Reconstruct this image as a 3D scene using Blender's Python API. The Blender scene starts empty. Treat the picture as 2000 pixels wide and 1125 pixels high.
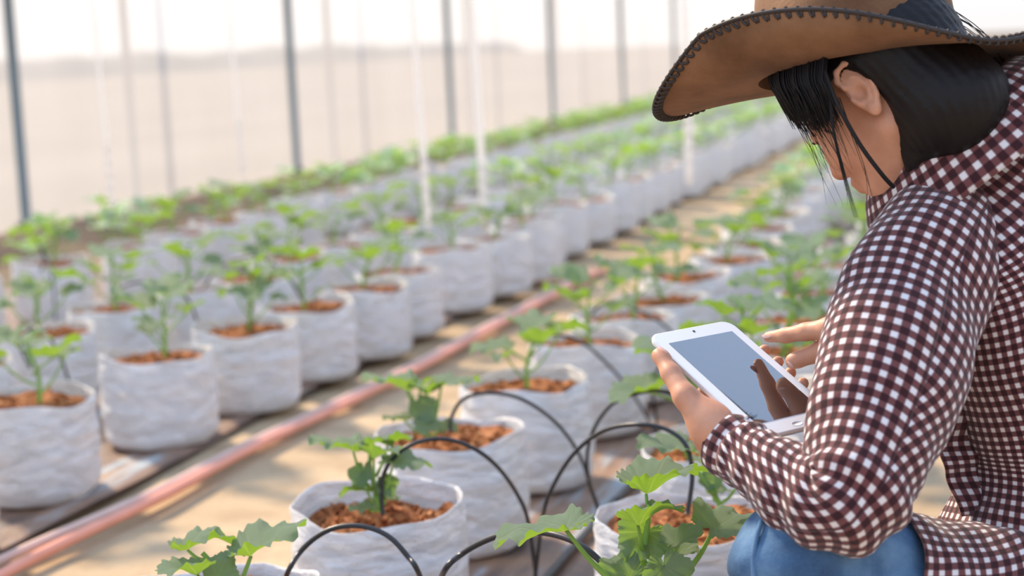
import bpy, math, random
import numpy as np
from mathutils import Vector, Matrix, noise as mnoise
rnd = random.Random(7)
np.random.seed(7)
sc = bpy.context.scene
COL = sc.collection
# ------------------------------------------------------------------ camera
F_PX = 3300.0
CAM_H = 0.95
def _cam_axes():
    d = np.array([(2000-1000)/F_PX, -(45-562.5)/F_PX, -1.0]); d /= np.linalg.norm(d)
    s = .042
    c = -(-s*d[0]+d[1])/d[2]
    z = np.array([-s, 1, c]); z /= np.linalg.norm(z)
    return np.array([np.cross(d, z), d, z])
CM = _cam_axes()                       # world = CM @ camera
CC = np.array([0, 0, CAM_H])
def P(px, py, D):                      # a point seen at (px,py) at distance D along the view axis
    return CC + CM @ (np.array([(px-1000)/F_PX, -(py-562.5)/F_PX, -1.0])*D)
def G(px, py, z=0.0):                  # a point seen at (px,py) lying at height z
    r = CM @ np.array([(px-1000)/F_PX, -(py-562.5)/F_PX, -1.0])
    return CC + r*((z-CAM_H)/r[2])
def CD(r, u, a):                       # direction right/up/away as seen by the photographer
    return CM @ np.array([r, u, -a], float)
cam_d = bpy.data.cameras.new('camera'); cam = bpy.data.objects.new('camera', cam_d); COL.objects.link(cam)
cam.matrix_world = Matrix([[*CM[0], 0], [*CM[1], 0], [*CM[2], CAM_H], [0, 0, 0, 1]])
cam_d.sensor_width = 36; cam_d.lens = 36*F_PX/2000
cam_d.dof.use_dof = True; cam_d.dof.focus_distance = 1.93; cam_d.dof.aperture_fstop = 3.8
cam_d.clip_end = 500
sc.camera = cam
# ------------------------------------------------------------------ light
w = bpy.data.worlds.new('sky'); sc.world = w; w.use_nodes = True
nt = w.node_tree; nt.nodes.clear()
tc = nt.nodes.new('ShaderNodeTexCoord'); sp = nt.nodes.new('ShaderNodeSeparateXYZ')
rp = nt.nodes.new('ShaderNodeValToRGB'); bg = nt.nodes.new('ShaderNodeBackground'); wo = nt.nodes.new('ShaderNodeOutputWorld')
nt.links.new(tc.outputs['Generated'], sp.inputs[0]); nt.links.new(sp.outputs['Z'], rp.inputs[0])
rp.color_ramp.elements[0].position = 0.0; rp.color_ramp.elements[0].color = (.60, .58, .575, 1)
rp.color_ramp.elements[1].position = 0.75; rp.color_ramp.elements[1].color = (.34, .58, 1.0, 1)
e = rp.color_ramp.elements.new(.16); e.color = (.78, .82, .92, 1)
nt.links.new(rp.outputs[0], bg.inputs[0]); bg.inputs[1].default_value = 1.15
nt.links.new(bg.outputs[0], wo.inputs[0])
sun_d = bpy.data.lights.new('sun', 'SUN'); sun = bpy.data.objects.new('sun', sun_d); COL.objects.link(sun)
sun_d.energy = 6.2; sun_d.angle = math.radians(7); sun_d.color = (1.0, .82, .60)
sun_dir = Vector((-.62, .42, .62)).normalized()      # towards the sun
sun.rotation_euler = sun_dir.to_track_quat('Z', 'Y').to_euler()
vs = sc.view_settings
vs.view_transform = 'Standard'; vs.look = 'None'; vs.gamma = 1; vs.use_curve_mapping = False
vs.exposure = 0.54
sc.cycles.use_denoising = True
sc.cycles.transparent_max_bounces = 16
# ------------------------------------------------------------------ helpers
def tag(o, label=None, cat=None, group=None, kind=None):
    if label: o['label'] = label
    if cat: o['category'] = cat
    if group: o['group'] = group
    if kind: o['kind'] = kind
    return o
def empty(name, loc, label=None, cat=None, group=None):
    o = bpy.data.objects.new(name, None); COL.objects.link(o); o.location = tuple(loc)
    o.empty_display_size = .05
    return tag(o, label, cat, group)
def mesh(name, V, F, mats, smooth=True, uv=None, midx=None):
    me = bpy.data.meshes.new(name)
    V = [tuple(float(c) for c in v) for v in V]
    F = [tuple(int(i) for i in f) for f in F]
    me.from_pydata(V, [], F)
    for m in (mats if isinstance(mats, (list, tuple)) else [mats]): me.materials.append(m)
    me.polygons.foreach_set('use_smooth', [smooth]*len(me.polygons))
    if midx is not None: me.polygons.foreach_set('material_index', [int(i) for i in midx])
    if uv is not None:
        l = me.uv_layers.new(name='UVMap')
        vi = np.zeros(len(me.loops), int); me.loops.foreach_get('vertex_index', vi)
        uva = np.array(uv, float)
        if len(uva) == len(V): uva = uva[vi]
        l.data.foreach_set('uv', uva.astype(np.float32).ravel())
    me.update()
    return me
def link(name, me, parent=None, loc=None):
    o = bpy.data.objects.new(name, me); COL.objects.link(o)
    if parent is not None:
        o.parent = parent
    if loc is not None: o.location = tuple(loc)
    return o
def obj(name, V, F, mats, parent=None, **k):
    """world-space vertices; if there is a parent empty, vertices are made local to it"""
    V = np.array(V, float)
    if parent is not None:
        off = np.array(root_off(parent)); V = V-off
    return link(name, mesh(name, V, F, mats, **k), parent)
def root_off(o):
    p = Vector((0, 0, 0))
    while o is not None:
        p += o.location; o = o.parent
    return p
class MB:
    def __init__(s): s.V = []; s.F = []; s.M = []; s.U = []
    def add(s, V, F, m=0, uv=None):
        b = len(s.V); s.V += [tuple(v) for v in V]; s.F += [tuple(i+b for i in f) for f in F]; s.M += [m]*len(F)
        s.U += list(uv) if uv is not None else [(0, 0)]*len(V)
    def obj(s, name, mats, parent=None, smooth=True):
        return obj(name, s.V, s.F, mats, parent, smooth=smooth, uv=s.U, midx=s.M)
    def me(s, name, mats, smooth=True):
        return mesh(name, s.V, s.F, mats, smooth=smooth, uv=s.U, midx=s.M)
def grid_faces(n, m, cu=False, cv=False):
    F = []
    for i in range(n if cu else n-1):
        for j in range(m if cv else m-1):
            F.append((i*m+j, ((i+1) % n)*m+j, ((i+1) % n)*m+(j+1) % m, i*m+(j+1) % m))
    return F
def catmull(pts, n):
    p = np.array(pts, float); k = len(p); out = []
    for t in np.linspace(0, k-1, n):
        i = min(int(t), k-2); u = t-i
        a = p[max(i-1, 0)]; b = p[i]; c = p[i+1]; d = p[min(i+2, k-1)]
        out.append(.5*((2*b)+(-a+c)*u+(2*a-5*b+4*c-d)*u*u+(-a+3*b-3*c+d)*u**3))
    return np.array(out)
def nrm(v):
    v = np.array(v, float); return v/(np.linalg.norm(v)+1e-12)
def frames(pts, ref):
    T = np.gradient(pts, axis=0); T /= np.linalg.norm(T, axis=1)[:, None]+1e-12
    N = []; r = np.array(ref, float)
    for t in T:
        r = r-t*np.dot(r, t); r = r/(np.linalg.norm(r)+1e-12); N.append(r.copy())
    N = np.array(N); return T, N, np.cross(T, N)
def tube(pts, rad, sides=8, n=None, ref=(.13, .2, .97), caps=True):
    if n: 
        rr = catmull(np.array([[r, 0, 0] for r in rad]), n)[:, 0] if hasattr(rad, '__len__') else rad
        pts = catmull(pts, n); rad = rr
    pts = np.array(pts, float); k = len(pts)
    if not hasattr(rad, '__len__'): rad = [rad]*k
    T, N, B = frames(pts, ref)
    V = []
    for i in range(k):
        for j in range(sides):
            a = 2*math.pi*j/sides
            V.append(pts[i]+rad[i]*(math.cos(a)*N[i]+math.sin(a)*B[i]))
    F = grid_faces(k, sides, cv=True)
    if caps:
        F.append(tuple(range(sides))[::-1]); F.append(tuple(range((k-1)*sides, k*sides)))
    return V, F
def box(c, s, R=None):
    c = np.array(c, float); V = []
    for x in (-.5, .5):
        for y in (-.5, .5):
            for z in (-.5, .5):
                v = np.array([x*s[0], y*s[1], z*s[2]])
                V.append(c+(R@v if R is not None else v))
    return V, [(0, 1, 3, 2), (4, 6, 7, 5), (0, 4, 5, 1), (2, 3, 7, 6), (0, 2, 6, 4), (1, 5, 7, 3)]
def rotm(rx, ry, rz):
    return np.array(Matrix.Rotation(rz, 3, 'Z') @ Matrix.Rotation(ry, 3, 'Y') @ Matrix.Rotation(rx, 3, 'X'))
def vn(x, y, z): return mnoise.noise(Vector((float(x), float(y), float(z))))
# ------------------------------------------------------------------ materials
class Mat:
    def __init__(s, name):
        s.m = bpy.data.materials.new(name); s.m.use_nodes = True; s.n = s.m.node_tree.nodes; s.l = s.m.node_tree.links
        s.n.clear(); s.out = s.n.new('ShaderNodeOutputMaterial')
    def node(s, t, **k):
        n = s.n.new(t)
        for a, v in k.items(): setattr(n, a, v)
        return n
    def set(s, sock, v):
        if isinstance(v, bpy.types.NodeSocket): s.l.new(v, sock)
        elif hasattr(sock, 'default_value'):
            if isinstance(v, (tuple, list)) and len(v) == 3 and sock.type == 'RGBA': v = (*v, 1)
            sock.default_value = v
    def math(s, op, a, b=0.0, c=None, clamp=False):
        n = s.node('ShaderNodeMath', operation=op, use_clamp=clamp); s.set(n.inputs[0], a); s.set(n.inputs[1], b)
        if c is not None: s.set(n.inputs[2], c)
        return n.outputs[0]
    def mix(s, f, a, b):
        n = s.node('ShaderNodeMix', data_type='RGBA'); s.set(n.inputs[0], f); s.set(n.inputs[6], a); s.set(n.inputs[7], b); return n.outputs[2]
    def noise(s, vec=None, scale=5, detail=4, rough=.55, dist=0):
        n = s.node('ShaderNodeTexNoise'); n.inputs['Scale'].default_value = scale; n.inputs['Detail'].default_value = detail
        n.inputs['Roughness'].default_value = rough; n.inputs['Distortion'].default_value = dist
        if vec is not None: s.l.new(vec, n.inputs['Vector'])
        return n.outputs['Fac']
    def coord(s, w='Object', scale=(1, 1, 1)):
        t = s.node('ShaderNodeTexCoord'); mp = s.node('ShaderNodeMapping'); s.l.new(t.outputs[w], mp.inputs[0]); mp.inputs['Scale'].default_value = scale
        return mp.outputs[0]
    def ramp(s, f, pts):
        n = s.node('ShaderNodeValToRGB'); cr = n.color_ramp
        while len(cr.elements) < len(pts): cr.elements.new(.5)
        for e, (p, c) in zip(cr.elements, pts): e.position = p; e.color = (*c, 1) if len(c) == 3 else c
        s.l.new(f, n.inputs[0]); return n.outputs[0]
    def bump(s, h, strength=.3, dist=.01):
        n = s.node('ShaderNodeBump'); n.inputs['Strength'].default_value = strength; n.inputs['Distance'].default_value = dist
        s.l.new(h, n.inputs['Height']); return n.outputs[0]
    def pbsdf(s, color, rough=.6, spec=.4, normal=None, **k):
        n = s.node('ShaderNodeBsdfPrincipled'); s.set(n.inputs['Base Color'], color); s.set(n.inputs['Roughness'], rough)
        s.set(n.inputs['Specular IOR Level'], spec)
        if normal is not None: s.l.new(normal, n.inputs['Normal'])
        for a, v in k.items(): s.set(n.inputs[a.replace('_', ' ')], v)
        return n.outputs[0]
    def translucent(s, color, normal=None):
        n = s.node('ShaderNodeBsdfTranslucent'); s.set(n.inputs[0], color)
        if normal is not None: s.l.new(normal, n.inputs['Normal'])
        return n.outputs[0]
    def mixs(s, f, a, b):
        n = s.node('ShaderNodeMixShader'); s.set(n.inputs[0], f); s.l.new(a, n.inputs[1]); s.l.new(b, n.inputs[2]); return n.outputs[0]
    def done(s, sh): s.l.new(sh, s.out.inputs[0]); return s.m
def simple(name, color, rough=.6, spec=.4, bumps=None, var=.0, scale=20, **k):
    m = Mat(name); c = m.coord()
    col = color; nm = None
    f = m.noise(c, scale)
    if var: col = m.mix(f, tuple(x*(1-var) for x in color), tuple(min(1, x*(1+var)) for x in color))
    if bumps: nm = m.bump(m.noise(c, bumps[0]), bumps[1], bumps[2])
    return m.done(m.pbsdf(col, rough, spec, nm, **k))
def mat_bag():
    m = Mat('white_film'); c = m.coord(scale=(1, 1, 2.6))
    big = m.noise(c, 9, 3); wr = m.noise(c, 22, 6, .62, 1.2)
    nm = m.bump(m.math('ADD', m.math('MULTIPLY', big, .8), m.math('MULTIPLY', wr, .6)), 1.0, .02)
    g = m.noise(m.coord(), 14, 4)
    col = m.ramp(g, [(.25, (.84, .865, .91)), (.6, (.92, .93, .955))])
    s1 = m.pbsdf(col, .36, .5, nm); s2 = m.translucent((.84, .82, .80), nm)
    return m.done(m.mixs(.22, s1, s2))
def mat_coir():
    m = Mat('coir_chips'); c = m.coord()
    f = m.noise(c, 55, 5, .7); v = m.node('ShaderNodeTexVoronoi'); v.inputs['Scale'].default_value = 70; m.l.new(c, v.inputs['Vector'])
    f2 = m.noise(c, 34, 3, .6)
    col = m.ramp(f2, [(.32, (.12, .04, .018)), (.48, (.42, .16, .055)), (.66, (.74, .42, .20))])
    col = m.mix(.4, col, m.ramp(f, [(.2, (.12, .04, .018)), (.48, (.45, .17, .06)), (.72, (.72, .38, .16))]))
    col = m.mix(m.math('MULTIPLY', v.outputs['Distance'], 1.2, clamp=True), col, (.30, .10, .035))
    return m.done(m.pbsdf(col, .85, .2, m.bump(f, .8, .01)))
def mat_leaf():
    m = Mat('melon_leaf'); uv = m.node('ShaderNodeTexCoord').outputs['UV']
    sx = m.node('ShaderNodeSeparateXYZ'); m.l.new(uv, sx.inputs[0]); x, y = sx.outputs[0], sx.outputs[1]
    th = m.math('ARCTAN2', y, x); r = m.math('SQRT', m.math('ADD', m.math('MULTIPLY', x, x), m.math('MULTIPLY', y, y)))
    # palmate main veins every 45 degrees
    q = m.math('MULTIPLY', th, 1/(math.pi/4)); fr = m.math('ABSOLUTE', m.math('SUBTRACT', q, m.math('ROUND', q)))
    d = m.math('MULTIPLY', fr, m.math('MULTIPLY', r, math.pi/4))
    vein = m.math('SUBTRACT', 1.0, m.math('DIVIDE', d, .035), clamp=True)
    side = m.math('ABSOLUTE', m.math('SINE', m.math('ADD', m.math('MULTIPLY', r, 26.0), m.math('MULTIPLY', fr, -16.0))))
    sv = m.math('MULTIPLY', m.math('SUBTRACT', .22, side, clamp=True), 3.0)
    vv = m.math('MAXIMUM', vein, m.math('MULTIPLY', sv, .55))
    c = m.coord(); n1 = m.noise(c, 60, 3); 
    vo = m.node('ShaderNodeTexVoronoi'); vo.inputs['Scale'].default_value = 190; m.l.new(c, vo.inputs['Vector'])
    top = m.mix(n1, (.22, .44, .19), (.34, .58, .31)); top = m.mix(m.math('MULTIPLY', vv, .7), top, (.36, .52, .28))
    und = m.mix(n1, (.16, .33, .05), (.26, .46, .08)); und = m.mix(m.math('MULTIPLY', vv, .6), und, (.45, .62, .22))
    geo = m.node('ShaderNodeNewGeometry'); col = m.mix(geo.outputs['Backfacing'], top, und)
    h = m.math('ADD', m.math('MULTIPLY', vo.outputs['Distance'], .5), m.math('MULTIPLY', vv, -.5))
    nm = m.bump(h, 1.0, .005)
    s1 = m.pbsdf(col, .40, 1.0, nm, Sheen_Weight=.55, Sheen_Roughness=.5, Sheen_Tint=(.95, 1, .97, 1))
    tcol = m.mix(m.math('MULTIPLY', vv, .5), (.34, .60, .02), (.55, .75, .12))
    s2 = m.translucent(tcol, nm)
    return m.done(m.mixs(.40, s1, s2))
def mat_stem():
    m = Mat('green_stem'); c = m.coord(); n1 = m.noise(c, 30)
    s1 = m.pbsdf(m.mix(n1, (.22, .42, .08), (.36, .56, .16)), .5, .4); s2 = m.translucent((.45, .65, .10))
    return m.done(m.mixs(.3, s1, s2))
def mat_ground():
    m = Mat('sandy_soil'); c = m.coord()
    a = m.noise(c, .9, 6, .6); b = m.noise(c, 7, 6, .65); d = m.noise(c, 60, 4, .7)
    col = m.ramp(a, [(.28, (.29, .195, .115)), (.45, (.43, .31, .19)), (.62, (.54, .40, .255))])
    col = m.mix(m.math('MULTIPLY', m.math('SUBTRACT', b, .45, clamp=True), 2.2, clamp=True), col, (.31, .205, .115))
    # darker damp earth along the foot of the film wall
    sx = m.node('ShaderNodeSeparateXYZ'); m.l.new(c, sx.inputs[0])
    e1 = m.math('ADD', sx.outputs[0], m.math('MULTIPLY', b, .9))
    near = m.math('SUBTRACT', 1.0, m.math('MULTIPLY', m.math('ABSOLUTE', m.math('ADD', e1, 4.55)), 1.1), clamp=True)
    col = m.mix(m.math('MULTIPLY', near, 2.2, clamp=True), col, (.12, .085, .06))
    h = m.math('ADD', m.math('MULTIPLY', b, .7), m.math('MULTIPLY', d, .3))
    return m.done(m.pbsdf(col, .95, .15, m.bump(h, .5, .02)))
def mat_outer_ground():
    m = Mat('bare_field'); c = m.coord(scale=(1, .25, 1))
    a = m.noise(c, .35, 5)
    col = m.ramp(a, [(.3, (.15, .12, .09)), (.7, (.22, .175, .135))])
    return m.done(m.pbsdf(col, .95, .1))
def mat_sheet():
    m = Mat('mulch_sheet'); c = m.coord(scale=(1, .12, 1)); a = m.noise(c, 16, 5, .65); b = m.noise(m.coord(), 6, 5)
    col = m.ramp(a, [(.3, (.10, .075, .065)), (.44, (.18, .11, .08)), (.54, (.27, .17, .12)), (.64, (.33, .37, .40))])
    col = m.mix(m.math('MULTIPLY', m.math('SUBTRACT', b, .48, clamp=True), 3.5, clamp=True), col, (.36, .20, .11))
    return m.done(m.pbsdf(col, .5, .45, m.bump(a, .6, .012)))
def mat_film(name='greenhouse_film', base=.40):
    m = Mat(name); c = m.coord(scale=(1, 1, .35)); a = m.noise(c, 2.2, 3); 
    t = m.node('ShaderNodeBsdfTransparent'); t.inputs[0].default_value = (.95, .94, .93, 1)
    d = m.node('ShaderNodeBsdfDiffuse'); d.inputs[0].default_value = (.70, .69, .68, 1)
    s = m.mixs(.62, d.outputs[0], m.translucent((.72, .71, .71)))
    f = m.math('ADD', base, m.math('MULTIPLY', a, .12))
    return m.done(m.mixs(f, t.outputs[0], s))
def mat_check():
    m = Mat('gingham_cotton'); uv = m.node('ShaderNodeTexCoord').outputs['UV']
    c = m.coord(); 
    sx = m.node('ShaderNodeSeparateXYZ'); m.l.new(uv, sx.inputs[0])
    per = .0146
    def band(v):
        q = m.math('FRACT', m.math('DIVIDE', v, per))
        d = m.math('ABSOLUTE', m.math('SUBTRACT', q, .5))        # 0 centre .. .5
        return m.math('MULTIPLY', m.math('SUBTRACT', .275, d), 9.0, clamp=True)   # 1 = white band
    a, b = band(sx.outputs[0]), band(sx.outputs[1])
    both = m.math('MULTIPLY', a, b); one = m.math('MAXIMUM', a, b)
    dark, midc, white = (.045, .014, .017), (.17, .062, .062), (.80, .76, .75)
    col = m.mix(one, dark, midc); col = m.mix(both, col, white)
    nm = m.bump(m.noise(c, 420, 3), .12, .002)
    nm2 = m.bump(m.noise(c, 16, 3, .5, .8), .55, .02)
    n = m.node('ShaderNodeVectorMath', operation='ADD'); m.l.new(nm, n.inputs[0]); m.l.new(nm2, n.inputs[1])
    nn = m.node('ShaderNodeVectorMath', operation='NORMALIZE'); m.l.new(n.outputs[0], nn.inputs[0])
    s1 = m.pbsdf(col, .85, .15, nn.outputs[0], Sheen_Weight=.25); s2 = m.translucent(m.mix(.15, col, (.5, .3, .2)))
    return m.done(m.mixs(.12, s1, s2))
def mat_denim():
    m = Mat('blue_denim'); c = m.coord(); a = m.noise(c, 12, 5); b = m.noise(m.coord(scale=(1, 1, 3)), 260, 2)
    col = m.ramp(a, [(.32, (.015, .045, .10)), (.5, (.045, .11, .215)), (.68, (.14, .26, .41))])
    col = m.mix(m.math('MULTIPLY', b, .18), col, (.30, .42, .56))
    return m.done(m.pbsdf(col, .85, .15, m.bump(b, .3, .002)))
def mat_skin():
    m = Mat('skin'); c = m.coord(); a = m.noise(c, 24, 4); b = m.noise(c, 220, 4)
    col = m.ramp(a, [(.3, (.50, .235, .14)), (.7, (.64, .33, .205))])
    return m.done(m.pbsdf(col, .5, .4, m.bump(b, .12, .002), Subsurface_Weight=.25, Subsurface_Radius=(1, .3, .15), Subsurface_Scale=.006))
def mat_hat():
    m = Mat('brown_suede'); c = m.coord(); a = m.noise(c, 11, 5, .6); b = m.noise(c, 260, 3)
    col = m.ramp(a, [(.3, (.13, .062, .027)), (.6, (.245, .125, .060)), (.8, (.34, .185, .092))])
    return m.done(m.pbsdf(col, .8, .25, m.bump(b, .25, .002), Sheen_Weight=.08))
def mat_twine():
    m = Mat('white_twine'); return m.done(m.mixs(.5, m.pbsdf((.9, .89, .87), .7, .2), m.translucent((.95, .93, .9))))
M = dict(bag=mat_bag(), coir=mat_coir(), leaf=mat_leaf(), stem=mat_stem(), ground=mat_ground(), outer=mat_outer_ground(), sheet=mat_sheet(),
    film=mat_film(), check=mat_check(), denim=mat_denim(), skin=mat_skin(), hat=mat_hat(),
    hair=simple('black_hair', (.008, .006, .006), .5, .25, var=.3), leather=simple('dark_leather', (.035, .026, .022), .55, .4, (60, .3, .002), .3),
    steel=simple('galvanised_steel', (.16, .19, .19), .55, .5, var=.15), rivet=simple('nickel', (.75, .72, .68), .25, .5, Metallic=1.0),
    black_tube=simple('black_polythene', (.022, .022, .024), .38, .5, var=.2), hose=simple('red_hose', (.78, .32, .22), .45, .4, var=.25, scale=9),
    hose2=simple('faded_hose', (.68, .46, .38), .5, .4, var=.3, scale=6), twine=mat_twine(),
    tablet=simple('white_plastic', (.80, .82, .85), .28, .5), edge=simple('silver_rim', (.72, .70, .68), .3, .5, Metallic=.4),
    cord=simple('black_cord', (.015, .014, .014), .7, .3), shoe=simple('dark_boot', (.05, .04, .035), .7, .3, var=.3),
    sole=simple('sole', (.02, .02, .02), .8), eyew=simple('eye_white', (.7, .68, .66), .3), iris=simple('iris', (.03, .015, .01), .2),
    lips=simple('lips', (.48, .18, .14), .45), nail=simple('nail', (.72, .43, .34), .25, .5), bank=simple('earth_bank', (.15, .13, .115), .9, .1, var=.3, scale=.3),
    far=simple('pale_far_field', (.42, .44, .44), .9, .1), outpost=simple('rusty_post', (.30, .24, .20), .8), button=simple('button', (.25, .2, .18), .3),
    stitch=simple('stitch', (.55, .42, .25), .7), weed=mat_leaf())
def mat_screen():
    m = Mat('glass_screen'); g = m.node('ShaderNodeBsdfGlossy'); g.inputs['Roughness'].default_value = .02; g.inputs[0].default_value = (.92, .90, .88, 1)
    d = m.node('ShaderNodeBsdfDiffuse'); d.inputs[0].default_value = (.016, .02, .025, 1)
    fr = m.node('ShaderNodeFresnel'); fr.inputs[0].default_value = 1.75
    return m.done(m.mixs(m.math('MULTIPLY', fr.outputs[0], 3.0, clamp=True), d.outputs[0], g.outputs[0]))
M['screen'] = mat_screen()
M['roof'] = mat_film('clear_roof_film', .16)
# ------------------------------------------------------------------ setting
WX = -5.7
def make_ground():
    xs = np.linspace(WX, 5.8, 140); ys = np.linspace(-2, 36, 260); V = []
    for x in xs:
        for y in ys:
            z = .012*vn(x*1.7, y*1.7, 0)+.006*vn(x*6, y*6, 3)
            if -5.55 < x < -4.0 and y > 4:      # rough ridge of dug earth at the foot of the wall
                t = math.sin((x+5.55)/1.55*math.pi); z += t*(.05+.09*max(0, vn(x*2.5, y*2.5, 7)+.3))
            V.append((x, y, z-.016))
    o = obj('floor', V, [f[::-1] for f in grid_faces(140, 260)], M['ground']); tag(o, kind='structure')
make_ground()
def plane(name, x0, x1, y0, y1, z, mat, kind='structure', th=.0):
    V = [(x0, y0, z), (x1, y0, z), (x1, y1, z), (x0, y1, z)]
    o = obj(name, V, [(0, 1, 2, 3)], mat); tag(o, kind=kind); return o
plane('trim_field', -160, WX, -60, 240, -.05, M['outer'])
plane('trim_yard', WX, 60, -60, 240, -.06, M['outer'])
def bank():
    xs = np.linspace(0, 1, 9); ys = np.linspace(-20, 230, 120); V = []
    for s in xs:
        for y in ys: V.append((-62+s*9-y*.06, y, -.05+math.sin(s*math.pi)*(1.5+.5*vn(s*3, y*.15, 1))))
    o = obj('trim_bank', V, [f[::-1] for f in grid_faces(9, 120)], M['bank']); tag(o, kind='structure')
bank()
def film_shell():
    prof = [(WX, -.03), (WX, .6), (WX, 1.2), (WX, 1.8), (WX, 2.4)]
    for k in range(1, 16):
        a = math.pi*k/16; prof.append((WX*math.cos(a), 2.4+1.8*math.sin(a)))
    side_r = [(-WX, 2.4), (-WX, 1.8), (-WX, 1.2), (-WX, .6), (-WX, -.03)]
    ys = np.arange(-3, 38.1, .33)
    def sheet(name, pr, amp=.012, mt='film'):
        V = []
        for (x, z) in pr:
            for y in ys:
                b = amp*vn(y*1.3, z*.9, 5)
                V.append((x+b, y, z))
        o = obj(name, V, grid_faces(len(pr), len(ys)), M[mt]); tag(o, kind='structure')
    sheet('wall_left', prof[:5]); sheet('ceiling', prof[4:]+side_r[:1], 0, 'roof'); sheet('wall_right', side_r)
film_shell()
# posts inside the film every 3.93 m
post_names = ['nearest to the photographer', 'second along from the left', 'third along, left of the hanging twine', 'fourth along the wall', 'fifth along the wall', 'sixth along the wall']
post0 = None
for k in range(6):
    y = 8.68-.0+3.93*k
    if k == 0:
        V, F = tube([(0, 0, -.02), (0, 0, 2.42)], .032, 12); post0 = mesh('steel_post', V, F, M['steel'])
        V, F = tube([(0, 0, -.02), (0, 0, .03)], .055, 12); foot0 = mesh('foot_collar', V, F, M['steel'])
        V, F = box((0, 0, 1.9), (.085, .03, .04)); cl0 = mesh('film_clip', V, F, M['steel'], smooth=False)
    e = empty('steel_post', (WX+.06, y, 0), 'round grey steel greenhouse post against the film wall, '+post_names[k], 'post', 'steel posts along the film wall')
    link('tube', post0, e); link('foot_collar', foot0, e); link('film_clip', cl0, e)
V, F = tube([(0, 0, -.05), (0, 0, 2.4)], .03, 8); op = mesh('outer_post', V, F, M['outpost'])
for k, yy in enumerate([10.9, 14.6, 18.7, 22.6, 26.5]):
    o = link('outer_post', op, None, (-6.15, yy, 0))
    tag(o, 'faint brownish post standing outside behind the film, '+['first from the left', 'second from the left', 'third from the left', 'fourth from the left', 'rightmost of all'][k], 'post', 'blurred posts outside the film')
# mulch sheets under the double rows
def sheet(x0, x1, label):
    ys = np.linspace(.6, 30, 300); xs = np.linspace(x0, x1, 22); V = []
    for i, x in enumerate(xs):
        for y in ys:
            e = .02*vn(0, y*.8, x0) if i in (0, 21) else 0
            V.append((x+e, y, .006+.007*vn(x*9, y*1.6, 2)+.003*vn(x*20, y*7, 2)+(.008 if i in (1, 20) else 0)))
    n = len(V); V2 = V+[(a, b, c-.006) for a, b, c in V]; F = grid_faces(22, 300); F = [f[::-1] for f in F]+[tuple(i+n for i in f) for f in F]
    o = obj('mulch_sheet', V2, F, M['sheet']); tag(o, label, 'ground sheet', 'dusty plastic sheets under the rows')
sheet(-1.12, -.34, 'dusty brown and grey plastic sheet under the nearest double row of bags')
sheet(-2.86, -1.93, 'dusty plastic sheet under the double row left of the red hoses')
sheet(-4.4, -3.3, 'grey plastic sheet under the bags nearest the film wall')
# hoses on the path
V, F = tube([(-1.80, .8, .014), (-1.80, 2.2, .014), (-1.818, 2.7, .014), (-1.785, 3.2, .014), (-1.78, 3.6, .014), (-1.745, 4.1, .014), (-1.715, 4.65, .014), (-1.70, 5.4, .014), (-1.675, 6.6, .014), (-1.67, 6.9, .014)], .0115, 10, 90)
tag(obj('garden_hose', V, F, M['hose']), 'salmon red hose lying along the sandy path, the redder one', 'hose')
V, F = tube([(-1.93, .8, .013), (-1.90, 2.2, .013), (-1.872, 2.75, .013), (-1.82, 3.2, .013), (-1.812, 3.6, .013), (-1.78, 4.1, .013), (-1.75, 4.65, .013), (-1.735, 5.4, .013), (-1.71, 6.7, .013)], .0105, 10, 90)
tag(obj('garden_hose', V, F, M['hose2']), 'faded pinkish hose lying beside the redder hose on the path', 'hose')
V, F = tube([(-.80, .5, .02), (-.80, 3, .02), (-.79, 6, .02), (-.80, 28, .02)], .008, 8, 60)
tag(obj('drip_pipe', V, F, M['black_tube']), 'black feeder pipe on the ground between the two nearest rows of bags', 'pipe')
# ------------------------------------------------------------------ leaves, plants and bags
def leaf_geo(R, cup, seed, ruffle=.10, nr=9, nt=72, fold=.15):
    V = []; U = []; r_ = random.Random(seed); ph = r_.random()*6
    for i in range(nr+1):
        s = i/nr
        for j in range(nt):
            th = -math.pi+2*math.pi*j/nt
            lob = 1+.10*math.cos(th*5)+.02*math.cos(2*th+ph)
            ser = 1+(.055*abs(math.sin(th*13+.3))-.03+.02*math.sin(th*47))*(s**5)
            base = .78+.36*math.cos(th)+.02*math.cos(3*th)
            notch = 1-.62*math.exp(-((abs(th)-math.pi)/.22)**2)
            rr = R*base*lob*ser*notch*s
            x = rr*math.cos(th); y = rr*math.sin(th)
            q = rr/R
            z = R*(cup*q*.85*(1-.22*q)+ruffle*q*q*math.sin(th*4+ph)*.9+ruffle*.7*q**2*math.sin(th*9+ph*2)*s+.035*s**4*math.sin(th*21+ph)+fold*abs(y/R)**1.3)
            z += R*.05*vn(x/R*3+seed, y/R*3, seed)
            z -= R*.30*max(0, q-.75)*1.4
            V.append((x, y, z)); U.append((x/R, y/R))
    F = []
    for i in range(nr):
        for j in range(nt):
            a, b = i*nt+j, i*nt+(j+1) % nt; c, d = (i+1)*nt+(j+1) % nt, (i+1)*nt+j
            if i == 0: F.append((a, d, c))
            else: F.append((a, d, c, b))
    return V, F, U
LEAF = []
for k in range(5):
    V, F, U = leaf_geo(1.0, [.55, .35, .7, .45, .2][k], k+3, [.10, .13, .08, .14, .10][k], nr=12, nt=132)
    LEAF.append(mesh('leaf', V, F, M['leaf'], uv=U))
LEAFLO = []
for k in range(3):
    V, F, U = leaf_geo(1.0, [.5, .3, .65][k], k+13, .1, nr=4, nt=22); LEAFLO.append((V, F, U))
LEAFLOM = [mesh('leaf', *x[:2], M['leaf'], uv=x[2]) for x in LEAFLO]
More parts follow.
